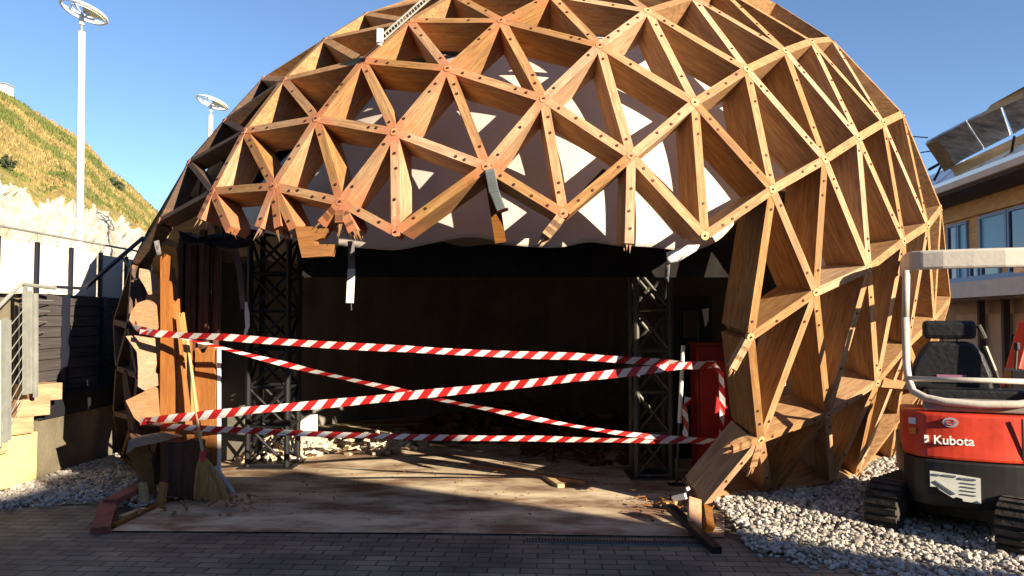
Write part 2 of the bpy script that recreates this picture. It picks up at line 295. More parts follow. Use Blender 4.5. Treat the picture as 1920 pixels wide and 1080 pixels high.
def floor_material():
    m = bpy.data.materials.new('dusty_board_floor'); m.use_nodes = True; t = m.node_tree; N = t.nodes; L = t.links; b = N['Principled BSDF']
    tc = N.new('ShaderNodeTexCoord')
    br = N.new('ShaderNodeTexBrick'); br.inputs['Scale'].default_value = 1.0; br.offset = 0.0
    br.inputs['Brick Width'].default_value = 3.1; br.inputs['Row Height'].default_value = 1.3; br.inputs['Mortar Size'].default_value = .005
    br.inputs['Color1'].default_value = (.66, .53, .38, 1); br.inputs['Color2'].default_value = (.63, .50, .36, 1); br.inputs['Mortar'].default_value = (.55, .44, .32, 1)
    mp = N.new('ShaderNodeMapping'); mp.inputs['Rotation'].default_value = (0, 0, math.radians(-4)); L.new(tc.outputs['Object'], mp.inputs[0]); L.new(mp.outputs[0], br.inputs['Vector'])
    mp2 = N.new('ShaderNodeMapping'); mp2.inputs['Scale'].default_value = (.8, 1.5, 1); mp2.inputs['Rotation'].default_value = (0, 0, math.radians(18)); L.new(tc.outputs['Object'], mp2.inputs[0])
    n = N.new('ShaderNodeTexNoise'); n.inputs['Scale'].default_value = 1.7; n.inputs['Detail'].default_value = 9; n.inputs['Roughness'].default_value = .65; L.new(mp2.outputs[0], n.inputs['Vector'])
    r = N.new('ShaderNodeValToRGB'); r.color_ramp.elements[0].position = .40; r.color_ramp.elements[0].color = (.34, .25, .21, 1); r.color_ramp.elements[1].position = .62; r.color_ramp.elements[1].color = (1.08, 1.12, 1.08, 1); L.new(n.outputs[0], r.inputs[0])
    mx = N.new('ShaderNodeMix'); mx.data_type = 'RGBA'; mx.blend_type = 'MULTIPLY'; mx.inputs[0].default_value = 1; L.new(br.outputs[0], mx.inputs[6]); L.new(r.outputs[0], mx.inputs[7])
    L.new(mx.outputs[2], b.inputs['Base Color']); b.inputs['Roughness'].default_value = .75
    bp = N.new('ShaderNodeBump'); bp.inputs['Strength'].default_value = .25; bp.inputs['Distance'].default_value = .01; L.new(n.outputs[0], bp.inputs['Height']); L.new(bp.outputs[0], b.inputs['Normal'])
    return m

# ------------------------------------------------------------------ the dome
DC = V((0.2752, 10.2136, 1.2412))
DA = Matrix(((4.95, 0.0959, 0.3149), (0.0959, 4.628, -0.4848), (0.3149, -0.4848, 4.1956)))
DI = DA.inverted()
def on_dome(u, s=1.0): return DC + DA @ (V(u).normalized() * s)
def unit(p): return DI @ (V(p) - DC)
def normal_at(p): return (DI.transposed() @ (DI @ (V(p) - DC))).normalized()
base_ring = []
for k in range(96):
    a = 2 * math.pi * k / 96
    d = V((math.cos(a), math.sin(a), 0)); lo, hi = 0, 8
    for _ in range(40):
        mid = (lo + hi) / 2
        if unit(V((DC.x, DC.y, 0)) + d * mid).length < 1: lo = mid
        else: hi = mid
    base_ring.append((DC.x + d.x * lo, DC.y + d.y * lo))
br2 = [p for p in base_ring if not (p[1] < 7.6 and -3.6 < p[0] < 1.62)]
# order from the right front foot round the back to the left front foot
br2.sort(key=lambda p: (math.atan2(p[1] - DC.y, p[0] - DC.x) + math.pi / 2) % (2 * math.pi))
sheet('floor', [(-3.02, 5.88), (-.5, 5.82), (1.55, 5.72)] + br2 + [(-3.0, 6.9)], .018, floor_material())
dome = empty('geodesic_dome', (DC.x, DC.y, 0))
tag(dome, 'damaged timber lattice dome of triangular beams with a broken front opening', 'dome')
def beam_mesh(mb, p0, p1, n0, n1, w_=.070, depth=.27, cut=.03, s0=1.0, s1=1.0, red=.5, bolts=True, jag=0.0, st=None):
    """one trapezoid timber: outer edge from joint to joint, sides running inward along the joint normals"""
    p0, p1 = V(p0), V(p1); L = (p1 - p0).length; d = (p1 - p0) / L
    side = d.cross((n0 + n1).normalized()).normalized()
    ts = [cut / L, .10 / L, .24 / L, .38 / L, .5, 1 - .38 / L, 1 - .24 / L, 1 - .10 / L, 1 - cut / L] if L > .8 else [cut / L, .12 / L, .3, .5, .7, 1 - .12 / L, 1 - cut / L]
    vs, fs = [], []
    o = len(mb.v)
    for i, t in enumerate(ts):
        q = p0.lerp(p1, t); n = n0.lerp(n1, t).normalized()
        dist = min(t, 1 - t) * L
        sv = red * max(0, 1 - dist / .34)
        jj = jag * random.uniform(-1, 1) if (i == len(ts) - 1 and jag) else 0
        dd = depth * (1 + random.uniform(-.3, .1) * (1 if jag and i == len(ts) - 1 else 0))
        q = q + d * jj
        qi = q - n * dd
        vs += [q + side * w_ / 2, q - side * w_ / 2, qi - side * w_ / 2, qi + side * w_ / 2]
        st += [sv] * 4
    for i in range(len(ts) - 1):
        a = i * 4; b = a + 4
        for k in range(4): fs.append((a + k, a + (k + 1) % 4, b + (k + 1) % 4, b + k))
    fs += [(3, 2, 1, 0), tuple((len(ts) - 1) * 4 + k for k in range(4))]
    mb.add(vs, fs, 0)
    if bolts:
        nb = [.15, .27] + ([.42] if L > 1.0 and random.random() < .35 else [])
        for sgn in (0, 1):
            for x in nb:
                if x > L * .48: continue
                x = x + random.uniform(-.035, .03); t = x / L if sgn == 0 else 1 - x / L
                n = n0.lerp(n1, t).normalized(); q = p0.lerp(p1, t) + side * random.uniform(-.012, .012)
                ring = [q + (d * math.cos(a) + side * math.sin(a)) * .0115 for a in [k * math.pi / 3 for k in range(6)]]
                if random.random() < .28: continue
                mb.prism(ring, n * .006, 1); st += [0] * 12
def finish_beam(mb, st, p0, p1, n, name='beam', parent=None, label=None, m=None):
    # local frame: x along the timber, z outward, so that the grain runs along it
    d = (V(p1) - V(p0)).normalized(); side = n.cross(d).normalized(); nn = d.cross(side)
    R = Matrix((d, side, nn)).transposed()
    off = V(p0); Ri = R.inverted()
    mb.v = [Ri @ (p - off) for p in mb.v]
    me = bpy.data.meshes.new(name); me.from_pydata([tuple(p) for p in mb.v], [], mb.f)
    me.materials.append(m or M['beam']); me.materials.append(M['bolt']); me.materials.append(M['charred']); me.polygons.foreach_set('material_index', mb.m)
    at_ = me.attributes.new('stain', 'FLOAT', 'POINT'); at_.data.foreach_set('value', st)
    bm = bmesh.new(); bm.from_mesh(me); bmesh.ops.recalc_face_normals(bm, faces=bm.faces); bm.to_mesh(me); bm.free(); me.update()
    o = bpy.data.objects.new(name, me); C.objects.link(o)
    o.parent = parent; o.location = off - V(parent.location); o.rotation_euler = R.to_euler()
    if label: o['label'] = label
    return o
pos = {k: V(p) for k, p in NODES.items()}
for k in pos: pos[k].z = max(pos[k].z, .05)
nrm = {k: normal_at(p) for k, p in pos.items()}
edges = [tuple(e.split(',')) for e in EDGES.split()]
short = {('B-1','C-1')}
n_beam = 0
own = []
for a, b in edges:
    red = .75 if (pos[a].x + pos[b].x) / 2 < .3 else (.45 if (pos[a].x + pos[b].x) / 2 < 1.2 else .25)
    own.append(((pos[a] + pos[b]) / 2, a, b, red))
# the hundred that show largest in the picture are parts of their own
def shows(q): 
    m_, a, b, r = q
    pa, pb = pos[a] - EYE, pos[b] - EYE
    return -abs(V((pa.x / pa.y - pb.x / pb.y, pa.z / pa.y - pb.z / pb.y)).length) * max(.15, -(nrm[a].dot((m_ - EYE).normalized())))
def beam_w(a, b): return .082
own.sort(key=shows)
rest_edges = []
for i, (m_, a, b, red) in enumerate(own):
    if i < 92:
        mb = MB(); st = []
        dep = .27 + .10 * max(0, min(1, (m_.x - 1.2) / 1.0))
        if a[0] == 'L' or b[0] == 'L': dep = .13
        beam_mesh(mb, pos[a], pos[b], nrm[a], nrm[b], depth=dep, red=red, st=st)
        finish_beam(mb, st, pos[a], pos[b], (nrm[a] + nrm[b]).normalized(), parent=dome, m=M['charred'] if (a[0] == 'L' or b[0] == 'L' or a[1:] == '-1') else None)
    else: rest_edges.append((pos[a], pos[b]))
# broken stubs left hanging round the torn opening
def stub(k, u, v, jag=.05, dep=.26, wd=.07):
    p = pos[k]; r = ray(u, v)
    # far end on the dome's surface
    lo, best = None, None
    B = DI @ r; q = DI @ (EYE - DC); aa = B.dot(B); bb = B.dot(q); cc = q.dot(q) - 1; disc = max(bb * bb - aa * cc, 0)
    e = EYE + r * ((-bb - math.sqrt(disc)) / aa)
    L = (e - p).length
    mb = MB(); st = []
    beam_mesh(mb, p, e, nrm[k], normal_at(e), w_=wd, depth=dep, red=.9 if p.x < .3 else .3, bolts=L > .35, jag=jag, st=st)
    d_ = (e - p).normalized(); ne = normal_at(e); sd_ = d_.cross(ne).normalized()
    for q in range(6):                                   # torn fibres at the break
        c0 = e - d_ * .05 + sd_ * random.uniform(-.4, .4) * wd - ne * random.uniform(.0, dep * .5)
        c1 = c0 + d_ * random.uniform(.06, .12) + sd_ * random.uniform(-.01, .01) - ne * random.uniform(-.02, .02)
        b0 = len(mb.v); ww = random.uniform(.006, .016); mb.add([c0 + sd_ * ww, c0 - sd_ * ww, c0 - ne * ww * 2, c1], [(0, 1, 3), (1, 2, 3), (2, 0, 3), (0, 2, 1)], 0); st += [.2] * 4
    o = finish_beam(mb, st, p, e, nrm[k], name='broken_beam', parent=dome)
    return o
for k, u, v, *dd in [('A0', 370, 415), ('A0', 428, 430), ('A1', 478, 437), ('A1', 522, 440), ('A1', 552, 436), ('A2', 596, 424), ('A2', 634, 432), ('A2', 664, 442),
                ('B4', 1016, 452), ('C4', 1180, 458), ('C6', 1374, 694, .05), ('C7', 1368, 846, .07), ('C7', 1410, 884, .05)]:
    stub(k, u, v, dep=dd[0] if dd else .24)
# lattice out of sight of the photograph's survey: regular geodesic net over the rest of the shell
def geo(n):
    p = (1 + 5 ** .5) / 2
    vv = [V(x).normalized() for x in [(-1, p, 0), (1, p, 0), (-1, -p, 0), (1, -p, 0), (0, -1, p), (0, 1, p), (0, -1, -p), (0, 1, -p), (p, 0, -1), (p, 0, 1), (-p, 0, -1), (-p, 0, 1)]]
    ff = [(0,11,5),(0,5,1),(0,1,7),(0,7,10),(0,10,11),(1,5,9),(5,11,4),(11,10,2),(10,7,6),(7,1,8),(3,9,4),(3,4,2),(3,2,6),(3,6,8),(3,8,9),(4,9,5),(2,4,11),(6,2,10),(8,6,7),(9,8,1)]
    out = {}
    for f in ff:
        for i in range(n + 1):
            for j in range(n + 1 - i):
                q = (vv[f[0]] * i + vv[f[1]] * j + vv[f[2]] * (n - i - j)).normalized()
                out[tuple(round(c, 3) + 0.0 for c in q)] = q
    return list(out.values())
uk = {k: unit(p).normalized() for k, p in pos.items()}
gen = []
for u in geo(6):
    u = Euler((.3, .2, .5)).to_matrix() @ u
    if min((u - x).length for x in uk.values()) < .15: continue
    p = on_dome(u)
    if p.z < .3: continue
    if p.y < 8.2 and -3.7 < p.x < 2.2 and p.z < 2.3: continue
    gen.append(p)
for x, y in base_ring[::4]:
    p = V((x, y, .05))
    if y > 8.6: gen.append(p)
bm = bmesh.new(); allp = {}
for k, p in pos.items(): allp[bm.verts.new(uk[k])] = (k, p)
for p in gen: allp[bm.verts.new(unit(p).normalized())] = (None, p)
bmesh.ops.convex_hull(bm, input=bm.verts)
hid = []
for e in bm.edges:
    if e.verts[0] not in allp or e.verts[1] not in allp: continue
    (ka, a), (kb, b) = allp[e.verts[0]], allp[e.verts[1]]
    if ka and kb: continue
    mid = (a + b) / 2
    if (a - b).length > 1.9 or mid.z < .02: continue
    if mid.y < 8.0 and -3.6 < mid.x < 1.9 and mid.z < 2.6: continue
    hid.append((a, b))
bm.free()
mb = MB(); st = []
for a, b in rest_edges + hid:
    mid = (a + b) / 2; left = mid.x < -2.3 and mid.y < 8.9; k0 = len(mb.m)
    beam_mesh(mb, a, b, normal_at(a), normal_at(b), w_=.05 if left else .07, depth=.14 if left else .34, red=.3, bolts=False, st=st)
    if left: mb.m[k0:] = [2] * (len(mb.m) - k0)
o = finish_beam(mb, st, V((0, 0, 0)), V((1, 0, 0)), V((0, 0, 1)), name='beams', parent=dome)
o.location = V((0, 0, 0)) - V(dome.location); o['kind'] = 'stuff'
# joint plates
deg = {}
for a, b in edges: deg[a] = deg.get(a, 0) + 1; deg[b] = deg.get(b, 0) + 1
for k, p in pos.items():
    if k[0] == 'L' or deg.get(k, 0) < 3 or k in ('B8', 'C8', 'D8', 'E8', 'F8', 'H7', 'H4', 'F2', 'G3'): continue
    n = nrm[k]; _, s, q = frame_of(n)
    mb = MB(); c0 = p + n * .002
    mb.prism([c0 - n * .03 + (s * math.cos(t) + q * math.sin(t)) * .034 for t in [i * math.pi / 6 for i in range(12)]], n * .03)
    mb.prism([c0 + (s * math.cos(t) + q * math.sin(t)) * .009 for t in [i * math.pi / 3 for i in range(6)]], n * .008, 1)
    mb.build('joint_plate', [M['hub'] if p.x < .9 else M['hub2'], M['bolt']], dome)

# canvas liner inside the lattice, cut away over the opening
OPEN = [(215, 1200), (215, 480), (330, 440), (385, 440), (470, 428), (560, 452), (640, 462), (740, 470), (850, 448), (900, 442), (960, 462), (1060, 466), (1110, 448), (1150, 462), (1230, 464), (1300, 474), (1345, 455), (1440, 352), (1505, 362), (1495, 545), (1445, 560), (1430, 1200)]
def inside(u, v, poly):
    c = False; n = len(poly)
    for i in range(n):
        x1, y1 = poly[i]; x2, y2 = poly[i - 1]
        if (y1 > v) != (y2 > v) and u < (x2 - x1) * (v - y1) / (y2 - y1) + x1: c = not c
    return c
def project(p):
    d = p - EYE; cp, sp = math.cos(PITCH), math.sin(PITCH)
    z = d.y * cp + d.z * sp; y = -d.y * sp + d.z * cp
    return 960 + F_PX * d.x / z, 540 - F_PX * y / z
mb = MB(); NU, NV = 560, 230; grid = {}
for j in range(NV + 1):
    th = math.radians(3 + 122 * j / NV)
    for i in range(NU):
        ph = 2 * math.pi * i / NU
        s = .845 + .0012 * math.sin(ph * 9 + j * .03) + .001 * math.sin(j * .11 + 2 * math.sin(ph * 4))
        p = on_dome((math.sin(th) * math.cos(ph), math.sin(th) * math.sin(ph), math.cos(th)), s)
        grid[i, j] = len(mb.v); mb.v.append(p)
for j in range(NV):
    for i in range(NU):
        q = [grid[i, j], grid[(i + 1) % NU, j], grid[(i + 1) % NU, j + 1], grid[i, j + 1]]
        c = (mb.v[q[0]] + mb.v[q[2]]) / 2
        if c.z < .02: continue
        if c.y < DC.y - .8:
            u, v = project(c)
            if inside(u, v, OPEN): continue
        mb.f.append(q[::-1]); mb.m.append(0)
top = len(mb.v); mb.v.append(on_dome((0, 0, 1), .845))
for i in range(NU): mb.f.append([grid[i, 0], grid[(i + 1) % NU, 0], top]); mb.m.append(0)
_bm = bmesh.new(); _vs = [_bm.verts.new(p) for p in mb.v]
for f in mb.f: _bm.faces.new([_vs[i] for i in f])
bmesh.ops.delete(_bm, geom=[v for v in _bm.verts if not v.link_faces], context='VERTS')
for _ in range(14):                                      # relax the cut edge so that the cloth hangs in curves
    new = {}
    for v in _bm.verts:
        if v.is_boundary and v.co.z > .15:
            nb = [e.other_vert(v) for e in v.link_edges if e.is_boundary]
            if len(nb) == 2: new[v] = v.co * .4 + (nb[0].co + nb[1].co) * .3
    for v, c_ in new.items(): v.co = c_
_bm.verts.index_update(); mb.v = [v.co.copy() for v in _bm.verts]; mb.f = [[v.index for v in f.verts] for f in _bm.faces]; mb.m = [0] * len(mb.f); _bm.free()
liner = mb.build('canvas_liner', M['canvas'], dome, smooth=True)
liner.modifiers.new('thick', 'SOLIDIFY').thickness = .01

# black curtains hung inside, round the back of the room, with a lid
mb = MB(); K = 160
rows = [0, 1.0, 2.0, 3.6]
pts = []
for k in range(K + 1):
    a = math.radians(-22 + 224 * k / K)
    fold = .012 * math.sin(k * 1.1) + .02 * math.sin(k * .23)
    pts.append((DC.x + (3.72 + fold) * math.cos(a), DC.y - .5 + (3.6 + fold) * math.sin(a)))
for z in rows:
    for x, y in pts: mb.v.append(V((x, y, z + .02)))
n = K + 1
for j in range(3):
    for k in range(K): mb.f.append([j * n + k, j * n + k + 1, (j + 1) * n + k + 1, (j + 1) * n + k]); mb.m.append(0)
mb.add([V((x, y, 3.63)) for x, y in pts], [tuple(range(n))])
cur = mb.build('black_curtain', M['drape'])
tag(cur, 'tall black curtain hung round the back of the dark room inside the dome', 'curtain')
# ------------------------------------------------------------------ inside the opening
def simple(name, mb, m, label, cat, origin, group=None, bevel=0, smooth=False):
    o = mb.build(name, m, origin=origin, bevel=bevel, smooth=smooth); return tag(o, label, cat, group)
def truss(cx, cy, w_, h, m, label, z0=.02, bays=6, tilt=0.0, name='lattice_tower'):
    t = empty(name, (cx, cy, 0), tilt); tag(t, label, 'truss'); LOCAL.add(t.name)
    hw = w_ / 2
    co = [(-hw, -hw), (hw, -hw), (hw, hw), (-hw, hw)]
    for x, y in co:
        b = MB(); b.tube([(x, y, z0), (x, y, h)], .032, 8); b.build('chord', m, t, smooth=False)
    b = MB(); bz = [z0 + .03 + (h - z0 - .06) * k / bays for k in range(bays + 1)]
    for s in range(4):
        p, q = co[s], co[(s + 1) % 4]
        for k in range(bays):
            a0, a1 = bz[k], bz[k + 1]
            if k % 2: b.tube([(*p, a0), (*q, a1)], .018, 6)
            else: b.tube([(*q, a0), (*p, a1)], .018, 6)
            if s in (0, 2): b.tube([(*p, a1), (*q, a0)] if k % 2 else [(*q, a1), (*p, a0)], .016, 6)
            b.tube([(*p, a0), (*q, a0)], .018, 6)
    b.build('bracing', m, t)
    b = MB(); b.box((0, 0, z0 - .005 + .01), (w_ + .16, w_ + .16, .02)); b.build('base_plate', m, t)
    b = MB(); b.box((0, 0, h + .012), (w_ + .08, w_ + .08, .024)); b.build('head_plate', m, t)
    return t
truss(-2.62, 8.55, .42, 2.55, M['black_metal'], 'black lattice truss tower standing inside the left of the opening', bays=6)
truss(1.42, 7.95, .34, 2.15, M['alu'], 'dull grey lattice truss tower inside the right of the opening, behind the red cabinet', bays=5)
# horizontal truss over the stage
t = empty('roof_truss', (-.6, 8.7, 2.75)); tag(t, 'black horizontal truss spanning high across the dark interior', 'truss'); LOCAL.add(t.name)
for y, z in ((-.15, -.15), (.15, -.15), (0, .13)):
    b = MB(); b.tube([(-2.1, y, z), (2.1, y, z)], .025, 8); b.build('chord', M['black_metal'], t)
b = MB()
for k in range(14):
    x = -2.1 + .3 * k
    b.tube([(x, -.15, -.15), (x + .15, 0, .13), (x + .3, .15, -.15)], .012, 6); b.tube([(x, .15, -.15), (x + .15, 0, .13), (x + .3, -.15, -.15)], .012, 6)
b.build('bracing', M['black_metal'], t)
# black pelmet cloth under the canvas edge
b = MB(); n = 180
for k in range(n + 1):
    u = 560 + (1440 - 560) * k / n
    for v_, y in ((456 + 5 * math.sin(k * .11) + 3 * math.sin(k * .31 + 1), 7.0), (520, 7.02)):
        b.v.append(at(u, v_, y + .004 * math.sin(k * .7)))
for k in range(n): b.f.append([2 * k, 2 * k + 2, 2 * k + 3, 2 * k + 1]); b.m.append(0)
o = b.build('black_pelmet', M['pelmet'], origin=at(560, 470, 7.0)); o.modifiers.new('t', 'SOLIDIFY').thickness = .006
tag(o, 'black cloth pelmet strung under the edge of the canvas across the opening', 'cloth')
# grey board at the left of the room
p = gr(412, 872); q = gr(462, 866)
b = MB(); b.box((0, 0, 1.12), (.36, .035, 2.2), rz=.25); o = b.build('grey_board', M['grey_board'], origin=(0, 0, 0)); o.location = ((p.x + q.x) / 2, 8.75, .02)
tag(o, 'tall grey board standing between the orange planks and the black truss tower', 'board')
# dark broken timber mass at the left of the opening
b = MB()
for k in range(9):
    x = -3.10 + k * .042; b.box((x, 7.25 + .05 * math.sin(k * 2), 1.22 + .05 * math.sin(k * 3)), (.044, .06, 2.3 + .1 * math.sin(k * 1.7)), rz=.2 * math.sin(k))
simple('dark_boards', b, M['dark_wood'], 'dark charred board wall standing behind the upright orange planks', 'board wall', (-2.95, 7.25, 0))

# --- the upright planks and splintered pieces at the left post of the opening
def splinter_plank(u0, v0, u1, v1, wpx0, wpx1, y0, y1, m, label, name='broken_plank', th=.05, jag=16, cat='plank', rot=0.0, group=None, low=False):
    """a real board from its foot (u1,v1) to its splintered head (u0,v0)"""
    a = at(u0, v0, y0); b_ = at(u1, v1, y1)
    w0 = wpx0 / F_PX * y0; w1 = wpx1 / F_PX * y1
    L = (a - b_).length; n = 9
    left, right = [], []
    for i in range(n + 1):
        t_ = i / n; wd = w1 + (w0 - w1) * t_
        jl = random.uniform(-.03, .02) * wd * (t_ > .55); jr = (random.uniform(-.06, .02) - .12 * (t_ > .8)) * wd * (t_ > .45)
        left.append((-wd / 2 + jl, t_ * L)); right.append((wd / 2 + jr, t_ * L))
    head = []
    k = max(3, jag // 4)
    for i in range(1, k):
        f = i / k; head.append((left[-1][0] + (right[-1][0] - left[-1][0]) * f, L + random.uniform(-.07, .06) * min(1, L)))
    out = left + head + right[::-1]
    mb = MB(); mb.prism([V((x, -th / 2, z)) for x, z in out], V((0, th, 0)))
    o = mb.build(name, m)
    d = (a - b_).normalized(); x = d.cross(V((0, 1, 0))); x = -x if x.x < 0 else x; x.normalize(); y = d.cross(x)
    R = Matrix((x, y, d)).transposed() @ Matrix.Rotation(rot, 3, 'Z')
    o.rotation_euler = R.to_euler(); o.location = b_
    return tag(o, label, cat, group)
splinter_plank(313, 480, 317, 935, 20, 30, 6.95, 6.95, M['plank'], 'tallest upright orange plank with a splintered top beside the left edge of the opening')
splinter_plank(331, 560, 338, 925, 16, 26, 7.02, 7.0, M['plank'], 'narrower orange plank upright just right of the tallest splintered one', rot=.3)
splinter_plank(352, 640, 352, 918, 20, 30, 7.06, 7.03, M['plank'], 'upright orange plank behind the thin pale leaning batten', rot=.15)
splinter_plank(388, 652, 388, 905, 40, 42, 7.12, 7.12, M['plank'], 'broad orange panel plank at the inner edge of the left post', rot=-.12)
splinter_plank(341, 586, 372, 818, 8, 12, 6.86, 6.80, M['pale'], 'thin pale yellow batten leaning across the upright orange planks', th=.04, cat='batten')
b = MB(); q0 = at(411, 655, 7.1); q1 = at(411, 905, 7.1); b.bar(q0, q1, .018, .03); simple('sunlit_edge_strip', b, M['white_paint'], 'thin white strip painted in as the sunlit edge beside the orange planks', 'strip', q1)  # white colour stands in for sunlight on the upright board edge
def slab_piece(name, poly, y, m, label, cat, th=.05, tilt=.06, group=None):
    b = MB(); u0 = sum(q[0] for q in poly) / len(poly); v0 = sum(q[1] for q in poly) / len(poly); c = at(u0, v0, y)
    pts = []
    for u, v in poly:
        q = at(u, v, y); q = q + V((0, (q.x - c.x) * tilt * 6 + (q.z - c.z) * tilt * 3, 0)); pts.append(q)
    b.prism(pts, V((.01, th, 0))); o = b.build(name, m, origin=c, bevel=.004); return tag(o, label, cat, group)
for poly, y, lab in [
    ([(262, 503), (275, 506), (303, 530), (306, 548), (280, 553), (272, 536), (262, 520)], 7.05, 'short tan beam end sticking out beside the tallest plank, highest of the left fragments'),
    ([(249, 584), (258, 568), (272, 562), (290, 572), (304, 592), (306, 606), (297, 612), (290, 622), (268, 622), (256, 612), (247, 600)], 6.93, 'rounded tan board fragment just above where the top tape is tied'),
    ([(238, 630), (252, 629), (270, 633), (302, 636), (304, 668), (292, 682), (286, 698), (300, 704), (298, 722), (276, 732), (264, 724), (262, 690), (258, 660)], 6.95, 'cracked tan board fragment just below the top tape'),
    ([(240, 750), (284, 726), (303, 738), (301, 782), (292, 800), (270, 796), (256, 782)], 6.90, 'square tan board fragment just above where the lower tapes meet'),
    ([(246, 824), (268, 816), (300, 812), (330, 822), (302, 830), (256, 838), (244, 850)], 6.82, 'small orange board fragment below the lower tapes')]:
    slab_piece('board_fragment', poly, y, M['plankx2'], lab, 'board fragment')
for (u0, v0, u1, v1, w0, w1, y, lab, r_) in [
    (262, 560, 252, 720, 14, 20, 7.22, 'dark brown split board behind the rounded fragment, upper of the left pile', .5),
    (290, 640, 296, 900, 16, 24, 7.12, 'dark brown upright board directly left of the tallest orange plank', .2),
    (238, 700, 262, 880, 16, 22, 7.20, 'dark leaning board behind the square fragment', -.4),
    (250, 800, 300, 905, 18, 26, 7.05, 'dark board slanting down to the right in the left pile', .3),
    (300, 812, 258, 930, 12, 20, 6.98, 'dark board slanting down to the left behind the pale stump', -.3),
    (322, 500, 330, 620, 12, 18, 7.14, 'dark reddish splinter rising beside the tallest plank', .6)]:
    splinter_plank(u0, v0, u1, v1, w0, w1, y, y, M['brown'], lab, name='split_board', rot=r_, cat='split board', th=.05, group='dark split boards in the left pile')
splinter_plank(262, 838, 285, 925, 46, 14, 6.9, 6.9, M['plankx'], 'dark triangular beam end pointing down in the left pile', name='beam_end', cat='beam end', rot=.2)
splinter_plank(352, 826, 350, 930, 78, 92, 6.86, 6.86, M['dark_wood'], 'wide dark plank base at the foot of the orange planks, behind the broom', th=.12)
splinter_plank(268, 905, 271, 948, 12, 16, 6.72, 6.7, M['pale'], 'short pale post stump at the foot of the left pile', name='post_stump', cat='post')
# grey torn strip and cloth hanging at the left
def ribbon(name, pts, wd, m, label, cat, side=V((1, 0, 0)), th=.006, wob=0.0):
    mb = MB()
    for i, p_ in enumerate(pts):
        w_ = wd[i] if isinstance(wd, (list, tuple)) else wd
        s_ = (side + V((0, random.uniform(-wob, wob), 0))).normalized()
        mb.v += [p_ - s_ * w_ / 2, p_ + s_ * w_ / 2]
    for i in range(len(pts) - 1): mb.f.append([2 * i, 2 * i + 1, 2 * i + 3, 2 * i + 2]); mb.m.append(0)
    o = mb.build(name, m, origin=pts[0]); o.modifiers.new('t', 'SOLIDIFY').thickness = th
    return tag(o, label, cat)
ribbon('hanging_strip', [at(u, v, 7.3) for u, v in ((428, 440), (440, 470), (449, 505), (452, 545), (456, 580))], [.09, .07, .06, .05, .05], M['grey_cloth'], 'curved grey torn strip hanging left of the black truss tower', 'strip')
ribbon('hanging_strip', [at(u, v, 7.28) for u, v in ((461, 566), (463, 590), (464, 612), (459, 628))], [.02, .045, .04, .02], M['white_cloth'], 'short white strip end hanging against the left side of the black truss tower', 'strip')
t = empty('hanging_strip', at(657, 455, 6.5)); tag(t, 'long narrow strip hanging straight down at mid left of the opening, white below', 'strip')
b = MB(); b.bar(at(658, 452, 6.5), at(659, 505, 6.5), .055, .008, up=V((0, 1, 0))); b.build('upper_length', M['grey_cloth'], t)
b = MB(); b.bar(at(659, 504, 6.49), at(656, 568, 6.48), .062, .010, up=V((0, 1, 0))); b.build('white_end', M['white_cloth'], t)
b = MB(); b.tube([at(658, 568, 6.48), at(659, 582, 6.48)], .007, 6); b.build('tail', M['black_metal'], t)
def rag(name, poly, y, m, label, dy=.12, n=1):
    """crumpled cloth: a fan mesh with depth"""
    mb = MB(); cx = sum(p[0] for p in poly) / len(poly); cy = sum(p[1] for p in poly) / len(poly)
    K = len(poly); c = len(mb.v); mb.v.append(at(cx, cy, y + random.uniform(-dy, dy)))
    for f in (.5, 1):
        for (u, v) in poly: mb.v.append(at(cx + (u - cx) * f, cy + (v - cy) * f, y + random.uniform(-dy, dy)))
    for i in range(K):
        j = (i + 1) % K; mb.f.append([0, 1 + i, 1 + j]); mb.m.append(0); mb.f.append([1 + i, 1 + K + i, 1 + K + j, 1 + j]); mb.m.append(0)
    o = mb.build(name, m, origin=at(cx, cy, y), smooth=True); o.modifiers.new('t', 'SOLIDIFY').thickness = .008
    return tag(o, label, 'cloth')
rag('torn_cloth', [(335, 432), (372, 446), (400, 440), (440, 436), (470, 446), (472, 462), (440, 466), (410, 468), (384, 458), (352, 460), (338, 448)], 6.9, M['black_cloth'], 'slack black torn cloth hanging under the left end of the lattice')
rag('torn_cloth', [(1249, 474), (1270, 466), (1290, 459), (1312, 460), (1306, 470), (1290, 480), (1272, 490), (1252, 494)], 6.0, M['white_cloth'], 'small white torn cloth caught under the right end of the opening', dy=.05)
rag('torn_cloth', [(1246, 492), (1256, 494), (1254, 530), (1246, 520)], 6.05, M['grey_cloth'], 'narrow grey rag dangling above the grey truss tower', dy=.03)
rag('torn_cloth', [(288, 452), (298, 450), (303, 476), (294, 480)], 6.9, M['grey_cloth'], 'scrap of grey and white cloth hanging at the top of the left post', dy=.03)
# dangling F-shaped plank piece
b = MB(); pts2 = [(553, 424), (618, 426), (604, 446), (588, 452), (590, 458), (624, 458), (618, 480), (566, 483), (560, 458)]
b.prism([at(u, v, 5.86) for u, v in pts2], V((.02, .07, 0)))
simple('dangling_board', b, M['plankx'], 'notched tan board dangling from the lower edge of the lattice', 'board', at(566, 440, 5.86))
